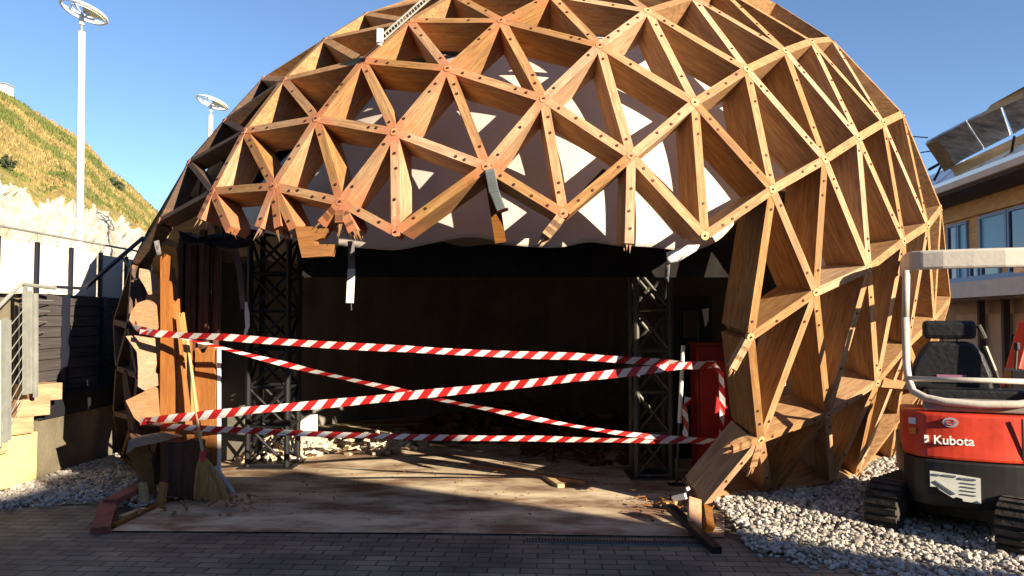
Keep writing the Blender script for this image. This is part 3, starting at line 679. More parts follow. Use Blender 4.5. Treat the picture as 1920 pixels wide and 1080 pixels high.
# black pipe behind the lattice and wrecked steel bracket under the dark joint
b = MB(); b.tube([at(1064, 398, 6.0), at(1136, 322, 6.0)], .035, 10); simple('black_pipe', b, M['black_metal'], 'short black pipe slanting up behind the lattice above the opening', 'pipe', at(1064, 398, 6.0))
t = empty('steel_post', at(918, 320, 5.66)); tag(t, 'bent grey steel bracket post hanging from the shadowed joint over the opening', 'bracket')
b = MB(); b.bar(at(918, 318, 5.6), at(926, 360, 5.66), .075, .05, up=V((0, 1, 0))); b.bar(at(926, 358, 5.66), at(940, 394, 5.72), .07, .05, up=V((0, 1, 0))); b.build('steel_sleeve', M['grey_steel'], t, bevel=.006)
b = MB(); b.bar(at(920, 335, 5.78), at(938, 450, 5.95), .085, .16, up=V((0, 1, 0))); b.build('timber_leg', M['plankx'], t)
b = MB(); b.tube([at(934, 398, 5.7), at(952, 392, 5.66)], .014, 8); b.build('bolt', M['bolt'], t)
# rope-ladder like light rig at the top left
t = empty('cable_ladder', at(705, 72, 6.2)); tag(t, 'pale metal cable ladder lying on the upper left of the lattice', 'ladder')
a0, a1 = at(716, 66, 6.15), at(815, -22, 6.35); b0, b1 = at(720, 74, 6.15), at(820, -14, 6.35)
b = MB(); b.tube([a0, a1], .008, 6); b.tube([b0, b1], .008, 6); b.build('rail', M['galv'], t)
b = MB()
for k in range(20): b.tube([a0.lerp(a1, k / 19), b0.lerp(b1, k / 19)], .0045, 6)
b.build('rung', M['galv'], t)
b = MB(); b.box(at(712, 68, 6.12), (.05, .05, .11), rz=.3); b.tube([at(713, 76, 6.12), at(708, 82, 6.12), at(716, 84, 6.12)], .012, 6); b.build('hook', M['white_paint'], t)

# --- red cabinet, thin pole
cx_, cy_ = 2.36 - .4, 7.45
t = empty('red_cabinet', (cx_, cy_, 0), .0); tag(t, 'red cabinet standing in the shade at the right of the opening', 'cabinet'); LOCAL.add(t.name)
wz = 1.6 - (652 - 600) / F_PX * cy_
hw = .18
b = MB(); b.box((0, .15, wz / 2 + .02), (2 * hw, .3, wz)); b.build('body', M['red'], t, bevel=.01)
b = MB(); b.box((.0, -.012, wz * .55), (2 * hw - .05, .02, wz * .72)); b.build('door', M['red_door'], t, bevel=.008)
b = MB(); b.tube([(hw - .05, -.035, wz * .5), (hw - .05, -.035, wz * .62)], .008, 6); b.build('handle', M['black_metal'], t)
b = MB(); b.box((0, -.004 + .15, wz + .035), (2 * hw + .03, .33, .03)); b.build('lid', M['red'], t)
f0 = gr(1268, 912); f1 = at(1281, 648, f0.y - .02)
t = empty('barrier_pole', f0); tag(t, 'thin pole, upper half white, that the right ends of the tapes are tied to', 'pole')
b = MB(); b.tube([f0, f0.lerp(f1, .45)], .014, 10); b.build('lower_tube', M['alu'], t)
b = MB(); b.tube([f0.lerp(f1, .45), f1], .02, 10); b.build('upper_tube', M['white_paint'], t)
b = MB(); b.tube([f0, f0 + V((0, 0, .02))], .09, 14); b.build('foot', M['black_metal'], t)

# --- striped barrier tape
def tape_mat():
    m = bpy.data.materials.new('red_white_tape'); m.use_nodes = True; t = m.node_tree; N = t.nodes; L = t.links; b = N['Principled BSDF']
    a = N.new('ShaderNodeUVMap'); a.uv_map = 'UVMap'; sp = N.new('ShaderNodeSeparateXYZ'); L.new(a.outputs[0], sp.inputs[0])
    m1 = N.new('ShaderNodeMath'); m1.operation = 'MULTIPLY_ADD'; m1.inputs[1].default_value = -.07; L.new(sp.outputs[1], m1.inputs[0]); L.new(sp.outputs[0], m1.inputs[2])
    m2 = N.new('ShaderNodeMath'); m2.operation = 'DIVIDE'; m2.inputs[1].default_value = .165; L.new(m1.outputs[0], m2.inputs[0])
    m3 = N.new('ShaderNodeMath'); m3.operation = 'FRACT'; L.new(m2.outputs[0], m3.inputs[0])
    m4 = N.new('ShaderNodeMath'); m4.operation = 'GREATER_THAN'; m4.inputs[1].default_value = .52; L.new(m3.outputs[0], m4.inputs[0])
    mx = N.new('ShaderNodeMix'); mx.data_type = 'RGBA'; L.new(m4.outputs[0], mx.inputs[0]); mx.inputs[6].default_value = (.50, .02, .02, 1); mx.inputs[7].default_value = (.80, .79, .76, 1)
    L.new(mx.outputs[2], b.inputs['Base Color']); b.inputs['Roughness'].default_value = .38
    tr = N.new('ShaderNodeBsdfTranslucent'); L.new(mx.outputs[2], tr.inputs[0]); ms = N.new('ShaderNodeMixShader'); ms.inputs[0].default_value = .3
    L.new(b.outputs[0], ms.inputs[1]); L.new(tr.outputs[0], ms.inputs[2]); L.new(ms.outputs[0], N['Material Output'].inputs[0])
    return m
TM = tape_mat()
def tape(keys, label, wd=.07, sag=.0, seed=1, tw=.25, u0=0.0):
    """keys: (u, v, depth) of points the tape passes; ribbon with small twists"""
    rnd = random.Random(seed)
    ks = [at(*k) for k in keys]; pts = []
    for i in range(len(ks) - 1):
        n = max(2, int((ks[i + 1] - ks[i]).length / .07))
        for j in range(n):
            f = j / n; p_ = ks[i].lerp(ks[i + 1], f); p_.z -= sag * 4 * f * (1 - f) * (ks[i + 1] - ks[i]).length; pts.append(p_)
    pts.append(ks[-1])
    mb = MB(); us = []; acc = u0; ph = rnd.uniform(0, 6)
    for i, p_ in enumerate(pts):
        d = (pts[min(i + 1, len(pts) - 1)] - pts[max(i - 1, 0)]).normalized()
        if i: acc += (p_ - pts[i - 1]).length
        n = V((0, -1, 0)); up = n.cross(d); up = up if (up.z > 0 or abs(up.z) < .2 and up.x > 0) else -up
        up.normalize()
        e_ = min(i, len(pts) - 1 - i) * .07; a = tw * (math.sin(acc * 1.7 + ph) + .5 * math.sin(acc * 4.1 + ph * 2)) + 1.1 * math.exp(-e_ / .25) * math.sin(acc * 9)
        w_ = wd * (1 + .06 * math.sin(acc * 7 + ph))
        s_ = (up * math.cos(a) + n * math.sin(a)).normalized()
        mb.v += [p_ - s_ * w_ / 2, p_ + s_ * w_ / 2]; us.append(acc)
    for i in range(len(pts) - 1): mb.f.append([2 * i, 2 * i + 2, 2 * i + 3, 2 * i + 1]); mb.m.append(0)
    o = mb.build('barrier_tape', TM, origin=pts[0], fix=False)
    uv = o.data.uv_layers.new(name='UVMap')
    for lp in o.data.loops:
        vi = lp.vertex_index; uv.data[lp.index].uv = (us[vi // 2], vi % 2)
    return tag(o, label, 'tape', 'red and white tapes across the opening')
YL, YR = 6.72, 6.85
tape([(244, 596, 6.95), (258, 616, 6.85), (292, 625, YL), (420, 632, 6.6), (760, 654, 6.65), (1080, 668, 6.75), (1285, 681, YR - .03), (1342, 682, YR)], 'topmost red and white tape running almost level across the opening', seed=2, sag=.006, wd=.062, tw=.45)
tape([(262, 622, 6.8), (330, 628, YL), (400, 648, 6.65), (742, 730, 6.7), (920, 768, 6.75), (1160, 812, 6.8), (1355, 828, YR)], 'thin tape sloping down from the upper left to the lower right', seed=5, sag=.008, wd=.046, tw=.8)
tape([(262, 790, 6.8), (300, 786, YL), (480, 768, 6.6), (800, 738, 6.65), (1080, 708, 6.75), (1286, 685, YR - .06), (1342, 684, YR)], 'broad tape sloping up from the lower left to the upper right', seed=9, sag=.005, wd=.072, tw=.35)
tape([(268, 788, 6.79), (306, 798, YL), (440, 806, 6.6), (700, 817, 6.65), (1000, 822, 6.75), (1282, 826, YR), (1356, 828, YR + .02)], 'lowest tape running nearly level just above the floor debris', seed=13, sag=.005, wd=.052, tw=.5)
tape([(1338, 684, YR), (1352, 700, YR), (1355, 760, YR), (1352, 828, YR)], 'short upright tape joining the right ends of the level tapes', seed=21, wd=.05, tw=.3)
tape([(1290, 745, 6.97), (1284, 770, 6.96), (1287, 800, 6.96), (1283, 826, 6.95)], 'loose tape end wound down the thin pole', seed=31, wd=.06, tw=.6)

# --- broom
bx = at(400, 905, 6.5); bx = V((-2.62, 6.62, .03))
t = empty('broom', bx); tag(t, 'yellow straw broom with a red collar leaning by the orange planks', 'broom')
foot = [at(366, 938, 6.55), at(428, 926, 6.5)]; top = at(385, 862, 6.62)
mb = MB(); rows_ = []
for (u, v, w_, d_) in [(381, 860, 14, .045), (384, 872, 30, .055), (388, 890, 44, .06), (392, 912, 56, .07), (396, 934, 66, .075)]:
    c_ = at(u, v, 6.58); rows_.append((c_, w_ / F_PX * 6.58, d_))
K = 14
for c_, w_, d_ in rows_:
    for k in range(K):
        a = 2 * math.pi * k / K; mb.v.append(c_ + V((math.cos(a) * w_ / 2, math.sin(a) * d_ / 2, random.uniform(-.008, .008))))
for i in range(len(rows_) - 1):
    for k in range(K): mb.f.append([i * K + k, i * K + (k + 1) % K, (i + 1) * K + (k + 1) % K, (i + 1) * K + k]); mb.m.append(0)
mb.f.append(list(range(K))); mb.m.append(0); mb.f.append([(len(rows_) - 1) * K + k for k in range(K)][::-1]); mb.m.append(0)
for k in range(70):
    x = random.uniform(-1, 1); c0 = rows_[1][0] + V((x * .055, random.uniform(-.03, .02), 0)); c1 = rows_[4][0] + V((x * .145, random.uniform(-.045, .03), random.uniform(-.02, .0)))
    mb.bar(c0, c1, .006, .006)
mb.build('bristles', M['straw'], t)
mb = MB(); mb.tube([at(381, 866, 6.58), at(380, 846, 6.6)], [.034, .022], 12); mb.build('collar', M['redplastic'], t)
mb = MB(); mb.tube([at(380, 848, 6.6), at(372, 800, 6.66), at(352, 640, 6.84)], .0125, 10); mb.build('handle', M['pale'], t)
b = MB(); b.tube([at(404, 876, 6.7), at(438, 924, 6.62)], .02, 10); simple('grey_tube', b, M['stick'], 'short pale grey tube lying against the right side of the broom', 'tube', at(404, 876, 6.7))

# --- debris by the feet of the opening
def rod(name, p0, p1, wd, ht, m, label, cat, up=V((0, 0, 1))):
    b = MB(); b.bar(p0, p1, wd, ht, up); return simple(name, b, m, label, cat, p0, bevel=.004)
rod('steel_channel', gr(1256, 950, .12), gr(1345, 1032, .03), .07, .05, M['black_metal'], 'black steel channel lying diagonally at the right corner of the floor', 'channel')
rod('steel_channel', gr(1225, 947, .04), gr(1300, 957, .04), .04, .03, M['black_metal'], 'small dark bar lying on the floor beside the red cabinet', 'bar')
rod('timber_block', gr(1302, 1000, .03), at(1302, 936, 6.0), .10, .04, M['plank'], 'upright orange timber block beside the black steel channel', 'timber block', up=V((0, 1, 0)))
rod('timber_block', gr(1328, 995, .03), at(1322, 955, 6.1), .07, .09, M['plankx'], 'brown timber foot under the long slanting beam at the right corner', 'timber block', up=V((0, 1, 0)))
rod('white_bracket', gr(1262, 935, .08), gr(1286, 930, .12), .03, .05, M['white_paint'], 'bent white bracket lying at the right corner of the floor', 'bracket')
rod('white_bracket', gr(1288, 930, .02), at(1290, 916, 6.6), .03, .03, M['white_paint'], 'small white upright bracket behind the orange timber block', 'bracket', up=V((0, 1, 0)))
rod('timber_offcut', gr(1245, 948, .03), gr(1275, 944, .03), .06, .06, M['pale'], 'pale timber offcut lying by the white bracket', 'offcut')
rod('red_plank', gr(188, 995, .03), gr(206, 940, .08), .13, .05, M['redpipe'], 'dusty red plank lying outermost at the left corner of the floor', 'plank')
rod('red_plank', gr(206, 942, .10), gr(262, 912, .14), .12, .05, M['redpipe'], 'dark red plank lying behind the outermost red one', 'plank')
rod('red_plank', gr(214, 985, .03), gr(330, 930, .03), .05, .03, M['plankx'], 'long thin brown batten along the left edge of the floor', 'batten')
rod('timber_offcut', gr(300, 952, .05), gr(308, 905, .25), .10, .03, M['plankx'], 'brown offcut standing at the foot of the left pile', 'offcut')
rod('timber_offcut', gr(226, 970, .03), gr(272, 955, .04), .05, .03, M['pale'], 'pale offcut beside the long thin brown batten', 'offcut')
# inside floor clutter
b = MB(); b.box((-2.62, 10.0, .2), (.24, .2, .38), rz=.2); simple('white_box', b, M['white_paint'], 'white box in the strip of sunlight behind the black truss tower', 'box', (-2.62, 10.0, 0), bevel=.01)
rod('floor_board', gr(760, 800, .03), gr(1010, 838, .03), .2, .03, M['plankx'], 'long board lying flat along the edge of the sunlit floor', 'board')
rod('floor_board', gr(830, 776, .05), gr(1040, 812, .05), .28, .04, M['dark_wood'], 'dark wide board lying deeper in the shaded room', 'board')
rod('floor_board', gr(880, 872, .03), gr(1100, 905, .03), .05, .04, M['plankx'], 'narrow batten lying across the sunlit floor', 'batten')
rod('floor_board', gr(1010, 884, .03), gr(1052, 912, .03), .07, .04, M['pale'], 'short pale batten end lying on the sunlit floor', 'batten')
def rubble(name, cx, cy, rx, ry, n, size, m, label, cat, hmax=.0, boards=.35):
    mb = MB()
    for k in range(n):
        a = random.uniform(0, 6.283); r_ = math.sqrt(random.random()); x = cx + rx * r_ * math.cos(a); y = cy + ry * r_ * math.sin(a)
        z = .02 + hmax * (1 - r_) * random.random(); s_ = size * random.uniform(.4, 1.3)
        Mx = Euler((random.uniform(-.5, .5), random.uniform(-.5, .5), random.uniform(0, 3.1))).to_matrix()
        if random.random() < boards: mb.box((x, y, z + .03), (s_ * 3.2, s_ * .8, s_ * .25), M=Mx)
        else: mb.box((x, y, z + s_ * .3), (s_, s_ * .8, s_ * .7), M=Mx)
    o = mb.build(name, m, origin=(cx, cy, 0)); return tag(o, label, cat, kind='stuff')
rubble('rubble', -2.75, 9.4, .55, .9, 260, .07, M['rubble_pale'], 'heap of pale and orange splinters on the floor behind the black truss tower', 'rubble', .35)
rubble('rubble', -1.75, 9.9, .7, .8, 170, .06, M['rubble_pale'], 'scattered pale chips on the sunlit floor right of the truss tower', 'rubble', .1)
rubble('litter', -.6, 7.3, 2.2, 1.3, 130, .012, M['plankx'], 'wood chips and dust crumbs strewn over the open floor', 'litter', .0, .6)
rubble('litter', -2.6, 6.6, .55, .5, 60, .026, M['plankx'], 'small broken chips round the broom at the left corner', 'litter', .03, .6)
rubble('litter', 1.35, 6.5, .4, .45, 60, .024, M['plankx'], 'small broken chips at the right corner of the floor', 'litter', .05, .6)
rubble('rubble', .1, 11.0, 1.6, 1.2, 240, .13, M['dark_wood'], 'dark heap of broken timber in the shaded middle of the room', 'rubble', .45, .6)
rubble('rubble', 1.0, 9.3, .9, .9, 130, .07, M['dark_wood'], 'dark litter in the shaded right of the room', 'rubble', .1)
# glimpses in the dark right of the room
t = empty('equipment_rack', (2.05, 8.9, 0)); tag(t, 'dark equipment rack with pale parts glimpsed behind the right of the opening', 'rack'); LOCAL.add(t.name)
b = MB(); b.box((0, .2, .95), (.5, .4, 1.86)); b.build('casing', M['black_metal'], t)
b = MB(); b.box((.0, -.02, 1.55), (.16, .03, .3), rz=.2); b.build('panel', M['grey_board'], t)
b = MB(); b.tube([(.08, -.05, 1.3), (.08, -.05, 1.62)], .015, 8); b.build('tube', M['alu'], t)
b = MB(); b.prism([(.13, -.05, 1.72), (.2, -.05, 1.74), (.2, -.05, 1.6), (.16, -.05, 1.52)], (0, .02, 0)); b.build('tag', M['white_cloth'], t)

# --- drain channel in front of the floor
t0, t1 = gr(985, 1016), gr(1335, 1024)
t = empty('drain_channel', t0); tag(t, 'narrow slotted steel drain along the front edge of the floor', 'drain')
b = MB(); b.bar(V((t0.x, t0.y, .012)), V((t1.x, t1.y, .012)), .07, .012); b.build('frame', M['drain'], t)
b = MB()
for k in range(60):
    p_ = t0.lerp(t1, (k + .5) / 60); b.box((p_.x, p_.y, .0195), (.011, .05, .004))
b.build('slots', M['black_metal'], t)
# ------------------------------------------------------------------ gravel
def stone_shapes(n=8):
    out = []
    for k in range(n):
        bm = bmesh.new(); bmesh.ops.create_icosphere(bm, subdivisions=1, radius=1)
        for v in bm.verts: v.co = V((v.co.x * random.uniform(.7, 1.2), v.co.y * random.uniform(.6, 1.05), v.co.z * random.uniform(.5, .85))) * random.uniform(.82, 1.12)
        out.append(([v.co.copy() for v in bm.verts], [[v.index for v in f.verts] for f in bm.faces])); bm.free()
    return out
SH = stone_shapes()
def gravel(name, test, x0, x1, y0, y1, n, label, hf, smin=.008, smax=.027):
    verts, faces = [], []
    for k in range(n):
        x = random.uniform(x0, x1); y = random.uniform(y0, y1)
        if not test(x, y): continue
        s = random.uniform(smin, smax) * (1 + (random.random() < .08) * .5); vs, fs = random.choice(SH)
        R = Euler((random.uniform(-.6, .6), random.uniform(-.6, .6), random.uniform(0, 6.3))).to_matrix(); c = V((x, y, hf(x, y) + s * random.uniform(.1, .6)))
        o = len(verts)
        verts += [tuple(R @ (p * s) + c) for p in vs]; faces += [[i + o for i in f] for f in fs]
    me = bpy.data.meshes.new(name); me.from_pydata(verts, [], faces); me.materials.append(M['stone'])
    o = bpy.data.objects.new(name, me); C.objects.link(o); return tag(o, label, 'gravel', kind='stuff')
def stone_material():
    m = bpy.data.materials.new('limestone_chips'); m.use_nodes = True; t = m.node_tree; b = t.nodes['Principled BSDF']; b.inputs['Roughness'].default_value = .9
    g = t.nodes.new('ShaderNodeNewGeometry'); r = t.nodes.new('ShaderNodeValToRGB')
    r.color_ramp.elements[0].color = (.24, .21, .175, 1); r.color_ramp.elements[1].color = (.52, .48, .43, 1)
    e = r.color_ramp.elements.new(.5); e.color = (.37, .34, .30, 1)
    t.links.new(g.outputs['Random Per Island'], r.inputs[0]); t.links.new(r.outputs[0], b.inputs['Base Color']); return m
M['stone'] = stone_material()
def hR(x, y): return .03 + .05 * max(0, min(1, (y - 5.3))) + .03 * math.sin(x * 2.1) * math.sin(y * 1.7)
def edge_front(x): return 5.35 - (x - 1.75) * .62 if x < 4.2 else 3.83
def tR(x, y):
    if y < edge_front(x) + random.uniform(-.22, .05): return False
    if x < 1.62 + (y - 5.2) * .05: return False
    if x > 4.5 and y > 8.5 and random.random() < .5: return False
    return unit(V((x, y, 0))).length > .80
gravel('gravel', tR, 1.5, 6.2, 3.7, 9.2, 34000, 'bed of pale crushed limestone round the right of the dome', hR)
def tL(x, y):
    q = (y - (6.75 + .25 * math.sin(x * 3) + (x + 4) * .05))
    return q > random.uniform(-.35, .15) and unit(V((x, y, 0))).length > .92
gravel('gravel', tL, -4.68, -3.1, 6.5, 11.0, 11000, 'bed of pale crushed limestone between the retaining wall and the dome', lambda x, y: .02)
def bed(name, pts, z): 
    b = MB(); b.add([V((x, y, z)) for x, y in pts], [tuple(range(len(pts)))]); o = b.build(name, M['gravel_base'], fix=False)
    if o.data.polygons[0].normal.z < 0: o.data.polygons[0].flip()
    return tag(o, kind='structure')
M['gravel_base'] = mat('crushed_stone_fines', (.30, .27, .235), .95, noise=.5, nscale=22, bump=1.0, bscale=45)
bed('gravel_bed', [(1.64, 5.5), (1.75, 5.4), (4.4, 3.8), (9, 3.6), (9, 14), (4.9, 14), (4.9, 9.0), (3.6, 7.6), (1.9, 6.6)], .012)
bed('gravel_bed', [(-4.69, 6.6), (-3.4, 6.8), (-4.2, 8.4), (-4.3, 11), (-4.69, 11)], .011)

# ------------------------------------------------------------------ left side: terrace, stairs, hill, lamps
WX = -4.72
def wall_seg(name, y0, y1, z0, z1, x0, x1, m, label, cat, **k):
    b = MB(); b.box(((x0 + x1) / 2, (y0 + y1) / 2, (z0 + z1) / 2), (abs(x1 - x0), y1 - y0, z1 - z0)); o = b.build(name, m, origin=((x0 + x1) / 2, y0, z0)); return tag(o, label, cat, **k)
t = empty('retaining_wall', (WX, 7.75, 0)); tag(t, 'dark boarded retaining wall on an olive concrete plinth left of the dome', 'wall')
Y1 = 15.0
b = MB(); b.box((WX - .15, (7.72 + Y1) / 2, .30), (.3, Y1 - 7.72, .6)); b.build('plinth', M['concrete'], t)
b = MB(); b.box((WX - .13, (7.74 + Y1) / 2, .725), (.3, Y1 - 7.74, .25)); b.build('black_band', M['black_band'], t)
for k in range(9):
    z = .855 + k * .113
    b = MB(); b.box((WX - .16, (7.76 + Y1) / 2, z + .054), (.2 - .02 * (k % 2), Y1 - 7.76, .106)); b.build('board', M['boards'], t)
y = 8.25
while y < Y1:
    b = MB(); b.box((WX - .035, y, 1.36), (.05, .07, 1.02)); b.build('post', M['navy_metal'], t); y += .75
# terrace deck and screens
tr = MB(); tr.box((-9.9, 19, .93), (9.9, 24.0, 1.86)); o = tr.build('terrace', M['concrete']); tag(o, kind='structure')
t = empty('terrace_screen', (WX - .1, 7.0, 1.88)); tag(t, 'row of white screen panels between navy posts under a thin rail on the terrace edge', 'screen')
y = 6.62; ys = []
while y < 12.5: ys.append(y); y += .605
for i, yy in enumerate(ys):
    b = MB(); b.box((WX - .1, yy, 2.13), (.035, .04, .52)); b.build('post', M['navy_metal'], t)
    b = MB(); b.tube([(WX - .1, yy, 2.38), (WX - .1, yy, 2.475)], .008, 6); b.build('bracket', M['galv'], t)
    if i < len(ys) - 1:
        b = MB(); b.box((WX - .13, yy + .3025, 2.12), (.02, .52, .50)); b.build('panel', M['screen'], t, bevel=.004)
b = MB(); b.tube([(WX - .1, 6.3, 2.485), (WX - .1, 12.6, 2.485)], .012, 8); b.build('rail', M['galv'], t)
# dark stair rail behind the wall
t = empty('stair_rail', (WX - .3, 8.4, 1.9)); tag(t, 'dark sloping stair handrail rising behind the white screens towards the dome', 'handrail')
b = MB(); b.bar(at(104, 538, 7.9), at(158, 541, 8.3), .03, .03); b.bar(at(158, 541, 8.3), at(268, 446, 9.4), .035, .035); b.build('rail', M['navy_metal'], t)
b = MB(); b.bar(at(228, 482, 9.0), at(246, 505, 9.1), .025, .025); b.build('strut', M['galv'], t)
# stairs
sd = V((.46, .89, 0)).normalized(); sn = V((sd.y, -sd.x, 0)); s0 = V((-5.02, 7.02, 0))
t = empty('outdoor_stairs', s0); tag(t, 'timber stairs on an ochre rendered base at the far left', 'stairs')
prof = [s0 + sd * 0.0]
def sp(d_, z): return s0 + sd * d_ + V((0, 0, z))
pr = [sp(-.6, 0), sp(-.6, .02), sp(0, .02), sp(0, .17), sp(.2, .17), sp(.2, .34), sp(.45, .34), sp(.45, .50), sp(.74, .50), sp(.74, 0)]
b = MB(); b.prism(pr, -sn * 1.3); b.build('base', M['yellow_wall'], t)
for d_, z in ((-.12, .17), (.1, .34), (.34, .50), (.50, .66), (.62, .80)):
    b = MB(); c = sp(d_ + .17, z + .085) - sn * .62; b.box(c, (.32, 1.34, .165), rz=math.atan2(sd.y, sd.x)); b.build('step', M['step'], t)
# galvanised stair railing
t = empty('stair_railing', s0); tag(t, 'galvanised stair railing with thin rods at the far left', 'railing')
A = lambda u, v, y: at(u, v, y)
b = MB(); b.tube([A(-25, 598, 6.9), A(40, 532, 7.35), A(66, 536, 7.5), A(104, 540, 7.75)], .019, 8); b.build('handrail', M['galv'], t)
for (u, v0, v1, y) in ((10, 596, 830, 7.0), (16, 600, 826, 7.1), (47, 534, 740, 7.4), (56, 545, 738, 7.45), (67, 550, 745, 7.5)):
    b = MB(); b.bar(A(u, v0, y), A(u, v1, y), .035, .03, up=V((0, 1, 0))); b.build('post', M['galv'], t)
b = MB()
for k in range(9): b.tube([A(18, 612 + 24 * k, 7.12), A(45, 580 + 21 * k, 7.4)], .005, 5)
for k in range(6): b.tube([A(70, 563 + 20 * k, 7.5), A(99 - 5.5 * k, 564 + 20 * k, 7.9)], .006, 5)
b.tube([A(0, 600, 6.9), A(0, 838, 6.9)], .015, 6)
b.build('rod', M['galv'], t)

# --- hill
def noise2(x, y):
    from mathutils import noise
    return noise.fractal(V((x, y, 0)), 1.0, 2.0, 5)
def hill():
    top = [(-2600, -700, 22), (-1100, -180, 25), (-420, 20, 26), (-200, 75, 26), (-60, 140, 27), (0, 172, 28), (30, 186, 29), (80, 218, 30.5), (125, 245, 32), (165, 272, 34), (205, 318, 36), (245, 348, 38.5), (285, 388, 41), (330, 428, 45), (420, 480, 55), (560, 560, 75)]
    mid = [(-2600, 60, 15), (-1100, 190, 18), (-420, 250, 20), (-200, 290, 20.5), (-60, 315, 21), (0, 336, 21.5), (30, 352, 22), (80, 384, 22.6), (125, 366, 23.5), (165, 392, 25), (205, 398, 27), (245, 420, 29), (285, 446, 32), (330, 470, 37), (420, 505, 46), (560, 570, 70)]
    bot = [(-2600, 560, 13), (-1100, 560, 16), (-420, 560, 18), (-200, 560, 18.5), (-60, 560, 19), (0, 560, 19.6), (30, 560, 20), (80, 560, 20.8), (125, 560, 21.8), (165, 560, 23), (205, 560, 25), (245, 560, 27.5), (285, 565, 30.5), (330, 572, 35.5), (420, 580, 45), (560, 590, 69)]
    def interp(c, s):
        i = min(int(s), len(c) - 2); f = s - i; return tuple(c[i][k] * (1 - f) + c[i + 1][k] * f for k in range(3))
    NX, NY = 320, 70; mb = MB(); cl = []
    for j in range(NY + 1):
        for i in range(NX + 1):
            s = (len(top) - 1) * i / NX
            P0, P1, P2 = [at(q[0], q[1], q[2] * 1.5) for q in (interp(bot, s), interp(mid, s), interp(top, s))]
            f = j / NY
            if f < .4: g = f / .4; p = P0.lerp(P1, g)
            else: g = (f - .4) / .6; p = P1.lerp(P2, g)
            edge = .4 + .07 * noise2(s * 2.3, 0) + .015 * noise2(s * 9, 3)
            am = .30 if f < .4 else .22
            k = 1 - (f > .97) * .7
            p = p + V((noise2(p.x * .9, p.z * 1.3 + p.y * .2) * am, noise2(p.z * 1.1 + 9, p.y * .5) * am, noise2(p.x * .8 + 4, p.y * .8) * am * .6)) * k
            if f < .4: p = p + V((.35, -.2, 0)) * noise2(s * 4, f * 3)
            mb.v.append(p); cl.append(1.0 if f > edge else 0.0)
    for j in range(NY):
        for i in range(NX): a = j * (NX + 1) + i; mb.f.append([a, a + 1, a + NX + 2, a + NX + 1]); mb.m.append(0)
    # back of the hill
    base = len(mb.v)
    for i in range(NX + 1):
        p = mb.v[NY * (NX + 1) + i]; mb.v.append(V((p.x - 14, p.y + 12, p.z - 1.5))); cl.append(1)
    for i in range(NX): a = NY * (NX + 1) + i; mb.f.append([a, a + 1, base + i + 1, base + i]); mb.m.append(0)
    m = bpy.data.materials.new('hillside'); m.use_nodes = True; t = m.node_tree; N = t.nodes; L = t.links; b = N['Principled BSDF']; b.inputs['Roughness'].default_value = .95
    tc = N.new('ShaderNodeTexCoord'); at_ = N.new('ShaderNodeAttribute'); at_.attribute_name = 'turf'
    mp = N.new('ShaderNodeMapping'); mp.inputs['Rotation'].default_value = (.0, .6, .3); mp.inputs['Scale'].default_value = (1, 1, .35); L.new(tc.outputs['Object'], mp.inputs[0])
    n = N.new('ShaderNodeTexNoise'); n.inputs['Scale'].default_value = .55; n.inputs['Detail'].default_value = 10; n.inputs['Roughness'].default_value = .62; L.new(mp.outputs[0], n.inputs['Vector'])
    r = N.new('ShaderNodeValToRGB'); els = r.color_ramp.elements; els[0].position = .36; els[0].color = (.10, .115, .028, 1); els[1].position = .62; els[1].color = (.36, .235, .07, 1); e = els.new(.48); e.color = (.22, .185, .05, 1)
    L.new(n.outputs[0], r.inputs[0])
    n2 = N.new('ShaderNodeTexNoise'); n2.inputs['Scale'].default_value = 6; n2.inputs['Detail'].default_value = 8; L.new(tc.outputs['Object'], n2.inputs['Vector'])
    r2 = N.new('ShaderNodeMapRange'); r2.inputs['From Min'].default_value = .3; r2.inputs['From Max'].default_value = .7; r2.inputs['To Min'].default_value = .55; r2.inputs['To Max'].default_value = 1.3; L.new(n2.outputs[0], r2.inputs['Value'])
    mm = N.new('ShaderNodeVectorMath'); mm.operation = 'SCALE'; L.new(r.outputs[0], mm.inputs[0]); L.new(r2.outputs[0], mm.inputs['Scale'])
    n3 = N.new('ShaderNodeTexNoise'); n3.inputs['Scale'].default_value = .9; n3.inputs['Detail'].default_value = 9; n3.inputs['Roughness'].default_value = .7; L.new(tc.outputs['Object'], n3.inputs['Vector'])
    r3 = N.new('ShaderNodeValToRGB'); r3.color_ramp.elements[0].position = .3; r3.color_ramp.elements[0].color = (.24, .19, .13, 1); r3.color_ramp.elements[1].position = .55; r3.color_ramp.elements[1].color = (.47, .42, .35, 1); L.new(n3.outputs[0], r3.inputs[0])
    ed = N.new('ShaderNodeMath'); ed.operation = 'MULTIPLY_ADD'; ed.inputs[1].default_value = 1.1; L.new(n2.outputs[0], ed.inputs[0]); L.new(at_.outputs['Fac'], ed.inputs[2])
    st = N.new('ShaderNodeMapRange'); st.inputs['From Min'].default_value = .98; st.inputs['From Max'].default_value = 1.12; L.new(ed.outputs[0], st.inputs['Value'])
    mx = N.new('ShaderNodeMix'); mx.data_type = 'RGBA'; L.new(st.outputs[0], mx.inputs[0]); L.new(r3.outputs[0], mx.inputs[6]); L.new(mm.outputs[0], mx.inputs[7]); L.new(mx.outputs[2], b.inputs['Base Color'])
    bp = N.new('ShaderNodeBump'); bp.inputs['Strength'].default_value = .7; bp.inputs['Distance'].default_value = .15; L.new(n2.outputs[0], bp.inputs['Height']); L.new(bp.outputs[0], b.inputs['Normal'])
    g = MB(); rnd = random.Random(3)
